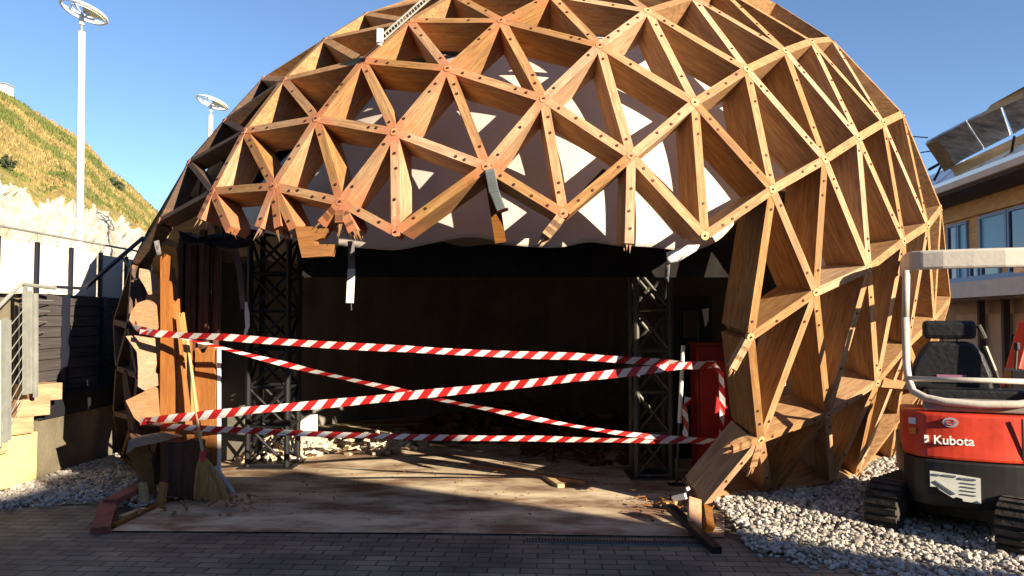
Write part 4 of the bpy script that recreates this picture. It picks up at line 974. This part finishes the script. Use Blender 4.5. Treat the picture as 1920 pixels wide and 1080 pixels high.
    for k in range(8500):
        j = rnd.randint(int(NY * .47), NY - 1); i = rnd.randint(45, 275); p = mb.v[j * (NX + 1) + i].lerp(mb.v[(j + 1) * (NX + 1) + i + 1], rnd.random())
        for q in range(3):
            a = rnd.uniform(0, 6.28); h_ = rnd.uniform(.08, .24); d_ = V((math.cos(a), math.sin(a), 0)) * .05; tip = p + V((rnd.uniform(-.12, .12), rnd.uniform(-.12, .12), h_))
            g.add([p - d_ - V((0, 0, .05)), p + d_ - V((0, 0, .05)), tip], [(0, 1, 2)], int(noise2(p.x * .35, p.z * .5 + p.y * .2) > .03))
    go = g.build('grass', [M['grass_dry'], M['grass_green']], fix=False); tag(go, 'dry yellow and green grass tufts covering the upper hillside', 'grass', kind='stuff')
    o = mb.build('hill', m, smooth=True); a = o.data.attributes.new('turf', 'FLOAT', 'POINT'); a.data.foreach_set('value', cl)
    return tag(o, kind='structure')
hill()
def shrub(u, v, y, r, label):
    y *= 1.5; r *= 1.5; c = at(u, v, y); mb = MB()
    for k in range(140):
        d = V((random.gauss(0, 1), random.gauss(0, 1), random.gauss(0, .7))).normalized() * r * random.uniform(.3, 1)
        p = c + d; q = V((random.uniform(-1, 1), random.uniform(-1, 1), random.uniform(-1, 1))).normalized() * r * .3; s = V((random.uniform(-1, 1), random.uniform(-1, 1), random.uniform(-1, 1))).normalized() * r * .22
        mb.add([p - q, p + s, p + q, p - s], [(0, 1, 2, 3)])
    mb.tube([c - V((0, -.1, r * 1.3)), c], .04, 6)
    o = mb.build('shrub', M['shrub'], origin=c - V((0, 0, r)), fix=False); return tag(o, label, 'shrub', 'dark shrubs dotted over the hillside')
for u, v, y, r, lab in [(14, 304, 22.4, .22, 'dark round shrub nearest the left edge of the picture'), (104, 338, 25.5, .2, 'small dark shrub left of the nearer lamp post on the hillside'),
    (212, 348, 33, .42, 'largest dark shrub high on the hillside right of the nearer lamp post'), (197, 370, 30.5, .24, 'small dark shrub under the largest one'),
    (183, 362, 30, .22, 'dark shrub nearest the right side of the lamp post'), (224, 380, 31.5, .22, 'lowest small shrub just above the pale cliff')]:
    shrub(u, v, y, r, lab)
c = at(5, 168, 43); t = empty('hilltop_hut', c); tag(t, 'tiny white hut on the crest of the hill at the left edge', 'hut')
b = MB(); b.box(c + V((0, 0, -.1)), (.75, .75, .6)); b.build('wall', M['white_paint'], t)
b = MB(); b.box(c + V((0, 0, .24)), (.85, .85, .08)); b.build('roof', M['galv'], t)

# --- ring lamps
def lamp(u, vt, vring, vtop, y, s, label):
    base = at(u, vt, y); base.z = 1.6 if y < 26 else 1.2
    t = empty('street_lamp', base); tag(t, label, 'street lamp', 'white lamp posts with ring heads on the terrace')
    top = at(u + 1, vtop, y)
    b = MB(); b.tube([base, V((top.x, top.y, top.z))], .095 * s, 12); b.build('pole', M['white_paint'], t)
    neck = at(u + 1, vring + 2, y)
    b = MB(); b.tube([top, neck], .03 * s, 8); b.build('neck', M['galv'], t)
    b = MB(); b.tube([neck - V((0, 0, .1 * s)), neck + V((0, 0, .2 * s))], .07 * s, 10); b.build('hub', M['white_paint'], t)
    c = neck + V((.06 * s, 0, .28 * s)); R = .62 * s; ti = Euler((math.radians(-9), math.radians(14), 0)).to_matrix()
    def rg(r_, h=0.0, n=32): return [c + ti @ V((r_ * math.cos(2 * math.pi * k / n), r_ * math.sin(2 * math.pi * k / n), h)) for k in range(n)]
    b = MB(); b.tube(rg(R), .045 * s, 8, closed=True); b.build('ring', M['white_paint'], t, smooth=True)
    b = MB(); b.tube(rg(R * .55, .02), .025 * s, 8, closed=True); b.build('inner_ring', M['white_paint'], t, smooth=True)
    for k in range(5):
        a = 2 * math.pi * k / 5 + .9
        b = MB(); b.tube([c - V((0, 0, .14 * s)), c + ti @ V((R * math.cos(a), R * math.sin(a), 0))], .022 * s, 6); b.build('spoke', M['white_paint'], t)
    b = MB(); sec = [c + ti @ V((r_ * math.cos(a), r_ * math.sin(a), -.03)) for r_, a in [(R * .98, -1.15 + .33 * k) for k in range(5)] + [(R * .22, .2 - .45 * k) for k in range(4)]]
    b.prism(sec, V((0, 0, -.05 * s))); b.build('reflector', M['lamp_lens'], t)
    return t
lamp(152, 430, 38, 60, 22.0, 1.0, 'nearer tall white lamp post with a ring head rising behind the screens')
lamp(394, 300, 203, 216, 32.0, 1.0, 'farther white lamp post with a ring head peeping over the dome')

# ------------------------------------------------------------------ right side: timber building
bo = V((11.4, 20.0, 0)); bd = V((-.101, -1, 0)).normalized(); bn = V((-bd.y, bd.x, 0)); bn = bn if bn.x < 0 else -bn   # outward, towards the dome
def bp_(t_, z, o=0.0): return bo + bd * t_ + bn * o + V((0, 0, z))
t = empty('timber_building', bo); tag(t, 'two storey timber clad building with blue framed windows at the far right', 'building')
def slabp(name, t0, t1, z0, z1, o0, o1, m):
    b = MB(); pts = [bp_(t0, z0, o0), bp_(t1, z0, o0), bp_(t1, z0, o1), bp_(t0, z0, o1)]; b.prism(pts, V((0, 0, z1 - z0))); return b.build(name, m, t)
TA, TB = -3.0, 12.0
slabp('upper_wall', TA, TB, 2.55, 4.12, -6, 0, M['clad'])
slabp('fascia_beam', TA, TB, 4.12, 4.50, -6, .10, M['clad'])
slabp('floor_slab', TA, TB, 2.10, 2.45, -6, 1.0, M['slab'])
slabp('walkway_kerb', TA, TB, 2.45, 2.56, .86, .98, M['blue_frame'])
slabp('lower_wall', TA, TB, 0.0, 2.10, -6, -.9, M['clad_dark'])
slabp('eave_soffit', TA, TB, 4.50, 4.56, -6, 1.1, M['soffit'])
slabp('gutter', TA, TB, 4.56, 4.70, -6, 1.22, M['slab'])
b = MB(); b.prism([bp_(TA, 4.703, 1.18), bp_(TA, 4.80, 1.19), bp_(TA, 5.34, .55), bp_(TA, 5.34, -.2), bp_(TA, 4.703, -.2)], bd * (TB - TA)); b.build('roof_flashing', M['blue_flash'], t)
b = MB()
for k in range(16): b.bar(bp_(TA + k, 4.805, 1.195), bp_(TA + k, 5.345, .555), .05, .03)
b.build('roof_seam', M['slab'], t)['kind'] = 'stuff'
def window(t0, t1, z0, z1, glassm, o=0.0):
    f = MB(); w_ = .07
    for a, b2, c_, d_ in ((t0, t1, z0, z0 + w_), (t0, t1, z1 - w_, z1), (t0, t0 + w_, z0 + w_, z1 - w_), (t1 - w_, t1, z0 + w_, z1 - w_)):
        f.prism([bp_(a, c_, o + .002), bp_(b2, c_, o + .002), bp_(b2, c_, o + .06), bp_(a, c_, o + .06)], V((0, 0, d_ - c_)))
    fo = f.build('window', M['blue_frame'], t)
    g = MB(); g.prism([bp_(t0 + w_, z0 + w_, o + .004), bp_(t1 - w_, z0 + w_, o + .004), bp_(t1 - w_, z0 + w_, o + .02), bp_(t0 + w_, z0 + w_, o + .02)], V((0, 0, z1 - z0 - 2 * w_)))
    go = g.build('pane', glassm, fo)
    return fo
def t_of(u, o=0.0):
    best = None
    for k in range(0, 1500):
        tt = -3 + k * .01; x = bp_(tt, 0, o)
        if best is None or abs(960 + F_PX * x.x / x.y - u) < best[0]: best = (abs(960 + F_PX * x.x / x.y - u), tt)
    return best[1]
window(t_of(1782), t_of(1801), 2.58, 4.06, M['glass'])
window(t_of(1801) + .02, t_of(1820), 2.58, 4.06, M['blue_blind'])
window(t_of(1843), t_of(1895), 3.05, 4.08, M['blue_blind'])
window(t_of(1897), t_of(1960), 2.58, 4.08, M['glass'])
window(t_of(1844), t_of(1880), 2.60, 2.98, M['glass'])
window(t_of(1822) + .02, t_of(1840), 2.60, 2.95, M['glass'])
# garage-like panels below
for a, b2 in ((1800, 1840), (1842, 1884), (1890, 1960)):
    slabp('door', t_of(a, -.9), t_of(b2, -.9), .02, 1.75, -.89, -.80, M['garage'])
for u in (1841, 1887): slabp('column', t_of(u, -.7) - .05, t_of(u, -.7) + .06, 0, 2.1, -.75, -.6, M['soffit'])
for u in (1800, 1850, 1915):
    b = MB(); c = bp_(t_of(u, .4), 2.09, .4); b.box(c, (.16, .16, .03)); b.build('downlight', M['slab'], t)
# tilted roof array
t = empty('roof_solar_array', bp_(0, 5.34, 0)); tag(t, 'tilted glazed solar array on a steel frame above the building roof', 'solar array')
a = [at(1738, 268, 16.8), at(1755, 318, 16.8)]
def quad3(name, pts, th, m):
    b = MB(); n = (V(pts[1]) - V(pts[0])).cross(V(pts[2]) - V(pts[0])).normalized(); b.prism(pts, n * th); return b.build(name, m, t)
Q = lambda u, v, y: at(u, v, y)
quad3('glass_panel', [Q(1738, 264, 16.6), Q(1775, 312, 17.6), Q(1845, 276, 15.9), Q(1812, 225, 14.9)], .05, M['panel_cell'])
quad3('glass_panel', [Q(1815, 223, 14.85), Q(1848, 274, 15.85), Q(1895, 250, 14.8), Q(1876, 195, 13.8)], .05, M['panel_cell'])
quad3('glass_panel', [Q(1880, 193, 13.75), Q(1901, 247, 14.7), Q(1990, 195, 13.2), Q(1970, 148, 12.3)], .05, M['panel_cell'])
quad3('end_panel', [Q(1735, 268, 16.55), Q(1770, 320, 17.5), Q(1800, 300, 17.1), Q(1790, 252, 15.9)], .04, M['tan_under'])
quad3('top_strip', [Q(1845, 216, 14.3), Q(1930, 178, 13.0), Q(1990, 148, 12.2), Q(1990, 128, 12.2), Q(1925, 160, 12.9), Q(1862, 195, 14.0)], .05, M['tan_under'])
quad3('lower_panel', [Q(1786, 312, 17.3), Q(1795, 330, 17.3), Q(1990, 240, 14.0), Q(1990, 218, 14.0)], .05, M['tan_under'])
b = MB(); b.tube([Q(1742, 318, 18), Q(1765, 305, 17.5), Q(1790, 318, 17.4), Q(1796, 350, 17.4)], .035, 6); b.tube([Q(1752, 338, 18), Q(1770, 300, 17.5)], .03, 6); b.tube([Q(1902, 255, 14.9), Q(1892, 310, 15.2)], .025, 6); b.tube([Q(1740, 258, 18.2), Q(1712, 256, 18.4)], .015, 6); b.tube([Q(1755, 282, 18.2), Q(1726, 286, 18.4)], .015, 6)
b.build('frame', M['black_metal'], t)
# fence at ground level by the building
t = empty('site_fence', at(1890, 650, 12)); tag(t, 'thin mesh fence panel standing in front of the timber building', 'fence')
b = MB(); b.tube([gr(1897, 750, 0), at(1897, 628, gr(1897, 750).y)], .03, 8); b.build('post', M['navy_metal'], t)
y_ = gr(1897, 750).y
b = MB()
for v in (628, 660, 700): b.tube([at(1897, v, y_), at(1960, v, y_)], .012, 6)
b.build('rail', M['navy_metal'], t)
# unseen block towards the sun, its top outline shaped to cast the forecourt shadow
PERP = V((-SUN_H.y, SUN_H.x, 0)); D0 = 15.0; T_ = math.tan(SUN_EL)
def blocker_pt(x, y, z): P_ = V((x, y, 0)); return P_.dot(PERP), z + T_ * (D0 - P_.dot(SUN_H))
prof = [blocker_pt(-4.6, 6.93, 0), blocker_pt(-4.5, 7.38, 0)]
prof = [(-16, prof[0][1]), prof[0], prof[1], (prof[1][0] + .02, prof[1][1])]
a_ = blocker_pt(-4.3, 7.9, .1)
prof += [(prof[-1][0] + .02, a_[1]), blocker_pt(-3.2, 6.9, .65), blocker_pt(-2.78, 7.05, .55), blocker_pt(-2.6, 7.8, .05), blocker_pt(-2.37, 8.3, 0), blocker_pt(1.39, 5.95, 0), blocker_pt(3.0, 4.86, .05), (blocker_pt(3.0, 4.86, .05)[0] + 1.2, 1.6), (9.5, 1.2), (16, 1.2)]
for k in range(1, len(prof)):
    if prof[k][0] <= prof[k - 1][0]: prof[k] = (prof[k - 1][0] + .02, prof[k][1])
hb = SUN_H * D0
t = empty('shadow_blocker', hb); tag(t, 'unseen dark block behind the viewpoint, top outline shaped to cast the forecourt shadow', 'shadow blocker')
b = MB(); poly = [hb + PERP * l + V((0, 0, max(h, .6))) for l, h in prof]
b.prism([hb + PERP * prof[-1][0]] + poly[::-1] + [hb + PERP * prof[0][0]], SUN_H * 5); b.build('wall', M['blocker_dark'], t)
t = empty('sky_blocker', (-14, -10, 0)); tag(t, 'tall unseen dark block added behind the left of the viewpoint to cut sky light', 'building')  # unseen block added to hold sky light off the ground and dome
b = MB(); b.box((-15, -14, 7), (28, 10, 14)); b.build('wall', M['blocker_dark'], t)
b = MB(); b.box((-15, -14, 14.15), (28.6, 10.6, .3)); b.build('roof', M['slab'], t)
# ------------------------------------------------------------------ mini excavator seen from behind
XC = V((3.56, 6.05, 0)); XR = -math.atan2(.40, .92)
t = empty('mini_excavator', XC, XR); tag(t, 'orange mini excavator with a beige roll frame parked on the gravel by the dome', 'excavator'); LOCAL.add(t.name)
def add(name, mb, m, parent=None, bevel=0, smooth=False):
    o = mb.build(name, m, None, bevel=bevel, smooth=smooth); o.parent = parent or t; return o
def arc_body(z0, z1, R0, R1, xl, xr, yf, n=16, inset=0.0):
    """plan: rounded rear (towards the viewer, -y), straight sides, flat front"""
    def plan(r): 
        pts = []
        for k in range(n + 1):
            x = xl + (xr - xl) * k / n; e = abs((x - (xl + xr) / 2) / ((xr - xl) / 2))
            y = -r + .10 * e ** 2.4 + .16 * max(0, e - .82) / .18 * .9
            pts.append((x, y))
        return pts + [(xr, yf), (xl, yf)]
    b = MB(); lv = [(z0, R0), (z0 + (z1 - z0) * .25, (R0 + R1) / 2 + .01), (z1, R1)]
    P_ = [plan(r) for z, r in lv]; m_ = len(P_[0])
    for (z, r), pl in zip(lv, P_): b.v += [V((x, y, z)) for x, y in pl]
    for j in range(2):
        for k in range(m_): b.f.append([j * m_ + k, j * m_ + (k + 1) % m_, (j + 1) * m_ + (k + 1) % m_, (j + 1) * m_ + k]); b.m.append(0)
    b.f.append(list(range(m_))[::-1]); b.m.append(0); b.f.append([2 * m_ + k for k in range(m_)]); b.m.append(0)
    return b
W0, W1 = -.49, .49
add('counterweight', arc_body(.27, .605, .66, .70, W0, W1, .1), M['chassis'], bevel=.015)
hood = add('engine_hood', arc_body(.61, .93, .695, .64, W0, W1, .0), M['orange'], bevel=.02)
b = MB(); b.box((.23, -.668, .77), (.012, .012, .30)); add('hood_seam', b, M['chassis'], hood)
# upper side body and floor
b = MB(); b.box((0, .33, .50), (.98, .66, .30)); add('deck', b, M['chassis'], bevel=.02)
b = MB(); b.box((.36, .25, .80), (.24, .55, .34)); add('side_cover', b, M['orange'], bevel=.03)
b = MB()
for k in range(5): b.bar((.33 + .015 * k, -.645 + .012 * k, .635 + .0 * k), (.36 + .015 * k, -.638 + .012 * k, .70), .008, .012)
add('vents', b, M['chassis'], hood)
# rear lamps
def ryf(x, z): 
    e = abs(x / .49); r = .70 if z < .62 else (.665 if z < .8 else .65)
    return -r + .10 * e ** 2.4 + .16 * max(0, e - .82) / .18 * .9
for x, z, w_, m_ in ((-.43, .86, .055, 'lens_white'), (-.43, .79, .055, 'lens_amber'), (.31, .84, .085, 'lens_white')):
    b = MB(); b.box((x, ryf(x, z) - .008, z), (w_, .03, .045), rz=(-.5 if x < 0 else .1)); add('lamp', b, M[m_], hood, bevel=.005)
# badge: silver oval with a split ring
b = MB(); cy0 = ryf(-.20, .86) - .012
b.prism([V((-.20 + .050 * math.cos(a), cy0, .872 + .034 * math.sin(a))) for a in [k * math.pi / 12 for k in range(24)]], V((0, .02, 0)))
badge = add('badge', b, M['silver'], hood)
b = MB()
for a0, a1, s_ in ((.5, 2.4, 1), (3.6, 5.5, 1)):
    b.tube([V((-.20 + .030 * math.cos(a), cy0 - .003, .872 + .018 * math.sin(a))) for a in [a0 + (a1 - a0) * k / 8 for k in range(9)]], .0045, 6)
b.tube([V((-.232, cy0 - .003, .872)), V((-.168, cy0 - .003, .872))], .004, 6)
add('badge_emblem', b, M['badge_dark'], badge)
# lettering
def text(s, size, loc, m, name, parent, ext=.003, rz=0.0, bold=0.0):
    cu = bpy.data.curves.new('txt', 'FONT'); cu.body = s; cu.size = size; cu.extrude = ext; cu.offset = bold; cu.align_x = 'CENTER'; cu.align_y = 'CENTER'
    ob = bpy.data.objects.new('txt', cu); C.objects.link(ob); dg = bpy.context.evaluated_depsgraph_get(); dg.update()
    me = bpy.data.meshes.new_from_object(ob.evaluated_get(dg)); C.objects.unlink(ob); bpy.data.objects.remove(ob)
    me.materials.clear(); me.materials.append(m)
    o = bpy.data.objects.new(name, me); C.objects.link(o); o.parent = parent; o.location = loc; o.rotation_euler = (math.pi / 2, 0, rz); return o
text('Kubota', .086, (-.185, ryf(-.2, .74) - .016, .745), M['white_paint'], 'lettering', hood, bold=.0012)
b = MB(); b.box((-.352, ryf(-.35, .74) - .008, .745), (.028, .02, .052)); add('lettering_mark', b, M['white_paint'], hood)
# data plate with faint lines, torn corner
py_ = ryf(-.2, .5) - .014
b = MB(); b.prism([V((x, py_, z)) for x, z in ((-.34, .53), (-.34, .42), (-.30, .42), (-.28, .40), (-.20, .35), (-.18, .36), (-.14, .35), (-.14, .335), (-.03, .325), (-.03, .50))], V((0, .012, 0)))
plate = add('rear_plate', b, M['plate'], t)
b = MB()
for x0, x1, z in ((-.26, -.18, .506), (-.16, -.06, .492), (-.32, -.28, .508)): b.bar((x0, py_ - .003, z), (x1, py_ - .003, z - .004), .008, .012)
for k in range(4): b.bar((-.15, py_ - .003, .462 - .026 * k), (-.06, py_ - .003, .456 - .026 * k), .006, .006)
b.bar((-.31, py_ - .003, .46), (-.19, py_ - .003, .38), .012, .012)
add('plate_marks', b, M['ink'], plate)
# grey frame behind the seat and lower hoop
b = MB(); b.box((0, -.50, .985), (.72, .10, .085)); add('frame_bracket', b, M['mud_grey'], bevel=.01)
hoop = [(-.455, -.36, 1.62), (-.455, -.37, 1.25), (-.445, -.40, 1.15), (-.42, -.48, 1.07), (-.34, -.54, 1.03), (-.22, -.57, 1.01), (0, -.585, 1.0), (.22, -.57, 1.01), (.34, -.54, 1.03), (.42, -.48, 1.07), (.445, -.40, 1.15), (.455, -.37, 1.25), (.455, -.36, 1.62)]
rops = MB(); rops.tube(hoop, .027, 12); roll = add('roll_frame', rops, M['rops'], smooth=True)
for s_ in (-1, 1):
    b = MB(); b.tube([(s_ * .455, -.36, 1.62), (s_ * .44, -.35, 1.98)], .027, 12); add('post', b, M['rops'], roll, smooth=True)
b = MB(); b.tube([(-.46, -.42, 1.16), (.46, -.42, 1.16)], .02, 10); add('cross_rail', b, M['rops'], roll, smooth=True)
# top band: broad, with rounded ends, bending forward
band = [(-.44, .55), (-.455, .1), (-.45, -.22), (-.42, -.34), (-.35, -.40), (-.2, -.425), (0, -.43), (.2, -.425), (.35, -.40), (.42, -.34), (.45, -.22), (.455, .1), (.44, .55)]
b = MB()
for x, y in band: b.v += [V((x, y, 1.98)), V((x * .985, y + .01, 2.125)), V((x * .9, y * .88, 2.125)), V((x * .9, y * .88, 1.98))]
for i in range(len(band) - 1):
    for k in range(4): b.f.append([i * 4 + k, i * 4 + (k + 1) % 4, i * 4 + 4 + (k + 1) % 4, i * 4 + 4 + k]); b.m.append(0)
b.f += [[0, 1, 2, 3], [len(b.v) - 4 + k for k in (3, 2, 1, 0)]]; b.m += [0, 0]
add('top_band', b, M['rops'], roll, bevel=.02)
# seat
b = MB(); b.prism([V((x - .13, -.20, z)) for x, z in ((-.29, 1.06), (.27, 1.06), (.26, 1.2), (.21, 1.34), (.15, 1.42), (.10, 1.435), (-.13, 1.435), (-.18, 1.42), (-.24, 1.32), (-.285, 1.2))], V((0, .13, 0)))
seat = add('seat', b, M['seat'], bevel=.03)
b = MB(); b.box((-.145, -.15, 1.525), (.36, .12, .14)); add('headrest', b, M['seat'], seat, bevel=.03)
b = MB(); b.tube([(-.19, -.14, 1.40), (-.19, -.14, 1.48)], .01, 6); b.tube([(-.09, -.14, 1.40), (-.09, -.14, 1.48)], .01, 6); add('headrest_rod', b, M['galv'], seat)
b = MB(); b.box((-.13, .08, 1.06), (.46, .45, .12)); add('cushion', b, M['seat'], seat, bevel=.03)
b = MB(); b.box((-.14, -.207, 1.155), (.20, .012, .055)); add('sticker', b, M['pink'], seat)
b = MB(); b.tube([(.05, -.17, 1.56), (.09, -.18, 1.46)], .018, 8); b.tube([(.09, -.16, 1.40), (.15, -.15, 1.22), (.18, -.12, 1.12)], .02, 8); add('belt', b, M['alu'], seat)
b = MB(); b.box((.0, -.28, 1.04), (.66, .22, .10)); add('engine_cover', b, M['seat'], bevel=.02)
# control console and boom at the right
b = MB(); b.box((.36, .25, 1.10), (.12, .3, .22)); b.tube([(.36, .3, 1.2), (.38, .34, 1.36)], .012, 6); b.tube([(.38, .34, 1.36), (.38, .34, 1.42)], .025, 8); add('console', b, M['chassis'], bevel=.01)
b = MB(); b.bar((.30, .75, .6), (.62, 1.15, 1.55), .12, .16); b.bar((.62, 1.15, 1.55), (.80, 1.75, 1.50), .11, .13); add('boom', b, M['orange'], bevel=.01)
b = MB(); b.tube([(.30, .6, .75), (.22, .45, 1.0), (.30, .3, 1.08), (.36, .22, .98)], .014, 8); b.tube([(.34, .62, .75), (.28, .5, .95), (.34, .34, 1.02)], .012, 8); add('hose', b, M['chassis'], smooth=True)
b = MB(); b.tube([(-.30, -.1, .93), (-.30, -.1, 1.02)], .03, 12); add('filler_cap', b, M['chassis'])
# turntable
b = MB(); b.tube([(0, 0, .17), (0, 0, .28)], .26, 24); add('turntable', b, M['mud'])
# undercarriage turned under the house
ua = math.atan2(.68, .73) - XR
U = Matrix.Rotation(ua, 3, 'Z'); uc = Matrix.Rotation(-XR, 3, 'Z') @ (V((3.52, 5.94, 0)) - XC)
def tf(mb): mb.v = [U @ p + uc for p in mb.v]; return mb
def stadium(L, r, n=10):
    pts = []
    for k in range(n + 1): a = math.pi / 2 + math.pi * k / n; pts.append((-L / 2 + r + r * math.cos(a), r + r * math.sin(a)))
    for k in range(n + 1): a = -math.pi / 2 + math.pi * k / n; pts.append((L / 2 - r + r * math.cos(a), r + r * math.sin(a)))
    return pts
for s_ in (-1, 1):
    y0 = s_ * .43; wd = .23
    out = stadium(1.36, .175); inn = [(x * .9, (z - .175) * .76 + .175) for x, z in out]
    b = MB(); m_ = len(out)
    for yy in (y0 - wd / 2, y0 + wd / 2):
        b.v += [V((x, yy, z + .02)) for x, z in out] + [V((x, yy, z + .02)) for x, z in inn]
    for k in range(m_):
        j = (k + 1) % m_
        b.f += [[k, j, 2 * m_ + j, 2 * m_ + k], [m_ + k, 3 * m_ + k, 3 * m_ + j, m_ + j], [k, m_ + k, m_ + j, j], [2 * m_ + k, 2 * m_ + j, 3 * m_ + j, 3 * m_ + k]]; b.m += [0] * 4
    # lugs
    for k in range(m_):
        x, z = out[k]; nx, nz = x - max(-.5, min(.5, x)), z - .175
        l_ = math.hypot(nx, nz) or 1
        b.box((x + nx / l_ * .012, y0, z + .02 + nz / l_ * .012), (.035, wd, .03), M=Matrix.Rotation(-math.atan2(nx, nz), 3, 'Y').inverted() if False else Matrix.Rotation(math.atan2(nx, nz), 3, 'Y'))
    for k in range(13):
        x = -.48 + .08 * k
        b.box((x, y0, .008 + .012), (.035, wd, .024)); b.box((x, y0, .382), (.035, wd, .024))
    tk = add('track', tf(b), M['rubber'])
    for x, r_ in ((-.50, .115), (.50, .115), (-.22, .05), (0, .05), (.22, .05)):
        b = MB(); z_ = .195 if r_ > .1 else .11
        b.tube([(x, y0 - wd * .36, z_), (x, y0 + wd * .36, z_)], r_, 16); b.tube([(x, y0 - wd * .44, z_), (x, y0 + wd * .44, z_)], r_ * .4, 12)
        add('track_wheel', tf(b), M['mud'], tk)
    b = MB(); b.box((0, y0, .21), (.86, wd * .5, .10)); add('track_frame', tf(b), M['mud'], tk, bevel=.01)
b = MB(); b.box((0, 0, .20), (.55, .66, .12)); b.bar((.2, -.2, .2), (.45, -.3, .3), .08, .08); add('carriage', tf(b), M['mud'], bevel=.01)
b = MB(); b.box((.86, 0, .19), (.04, 1.0, .26)); b.bar((.4, -.28, .2), (.86, -.28, .17), .06, .06); b.bar((.4, .28, .2), (.86, .28, .17), .06, .06); add('dozer_blade', tf(b), M['orange'], bevel=.006)
# fix for children of a rotated parent: their meshes are local
for o in [t] + list(t.children_recursive):
    if o is not t and o.type == 'MESH' and o.name.split('.')[0] != 'lettering': o.location = (0, 0, 0)
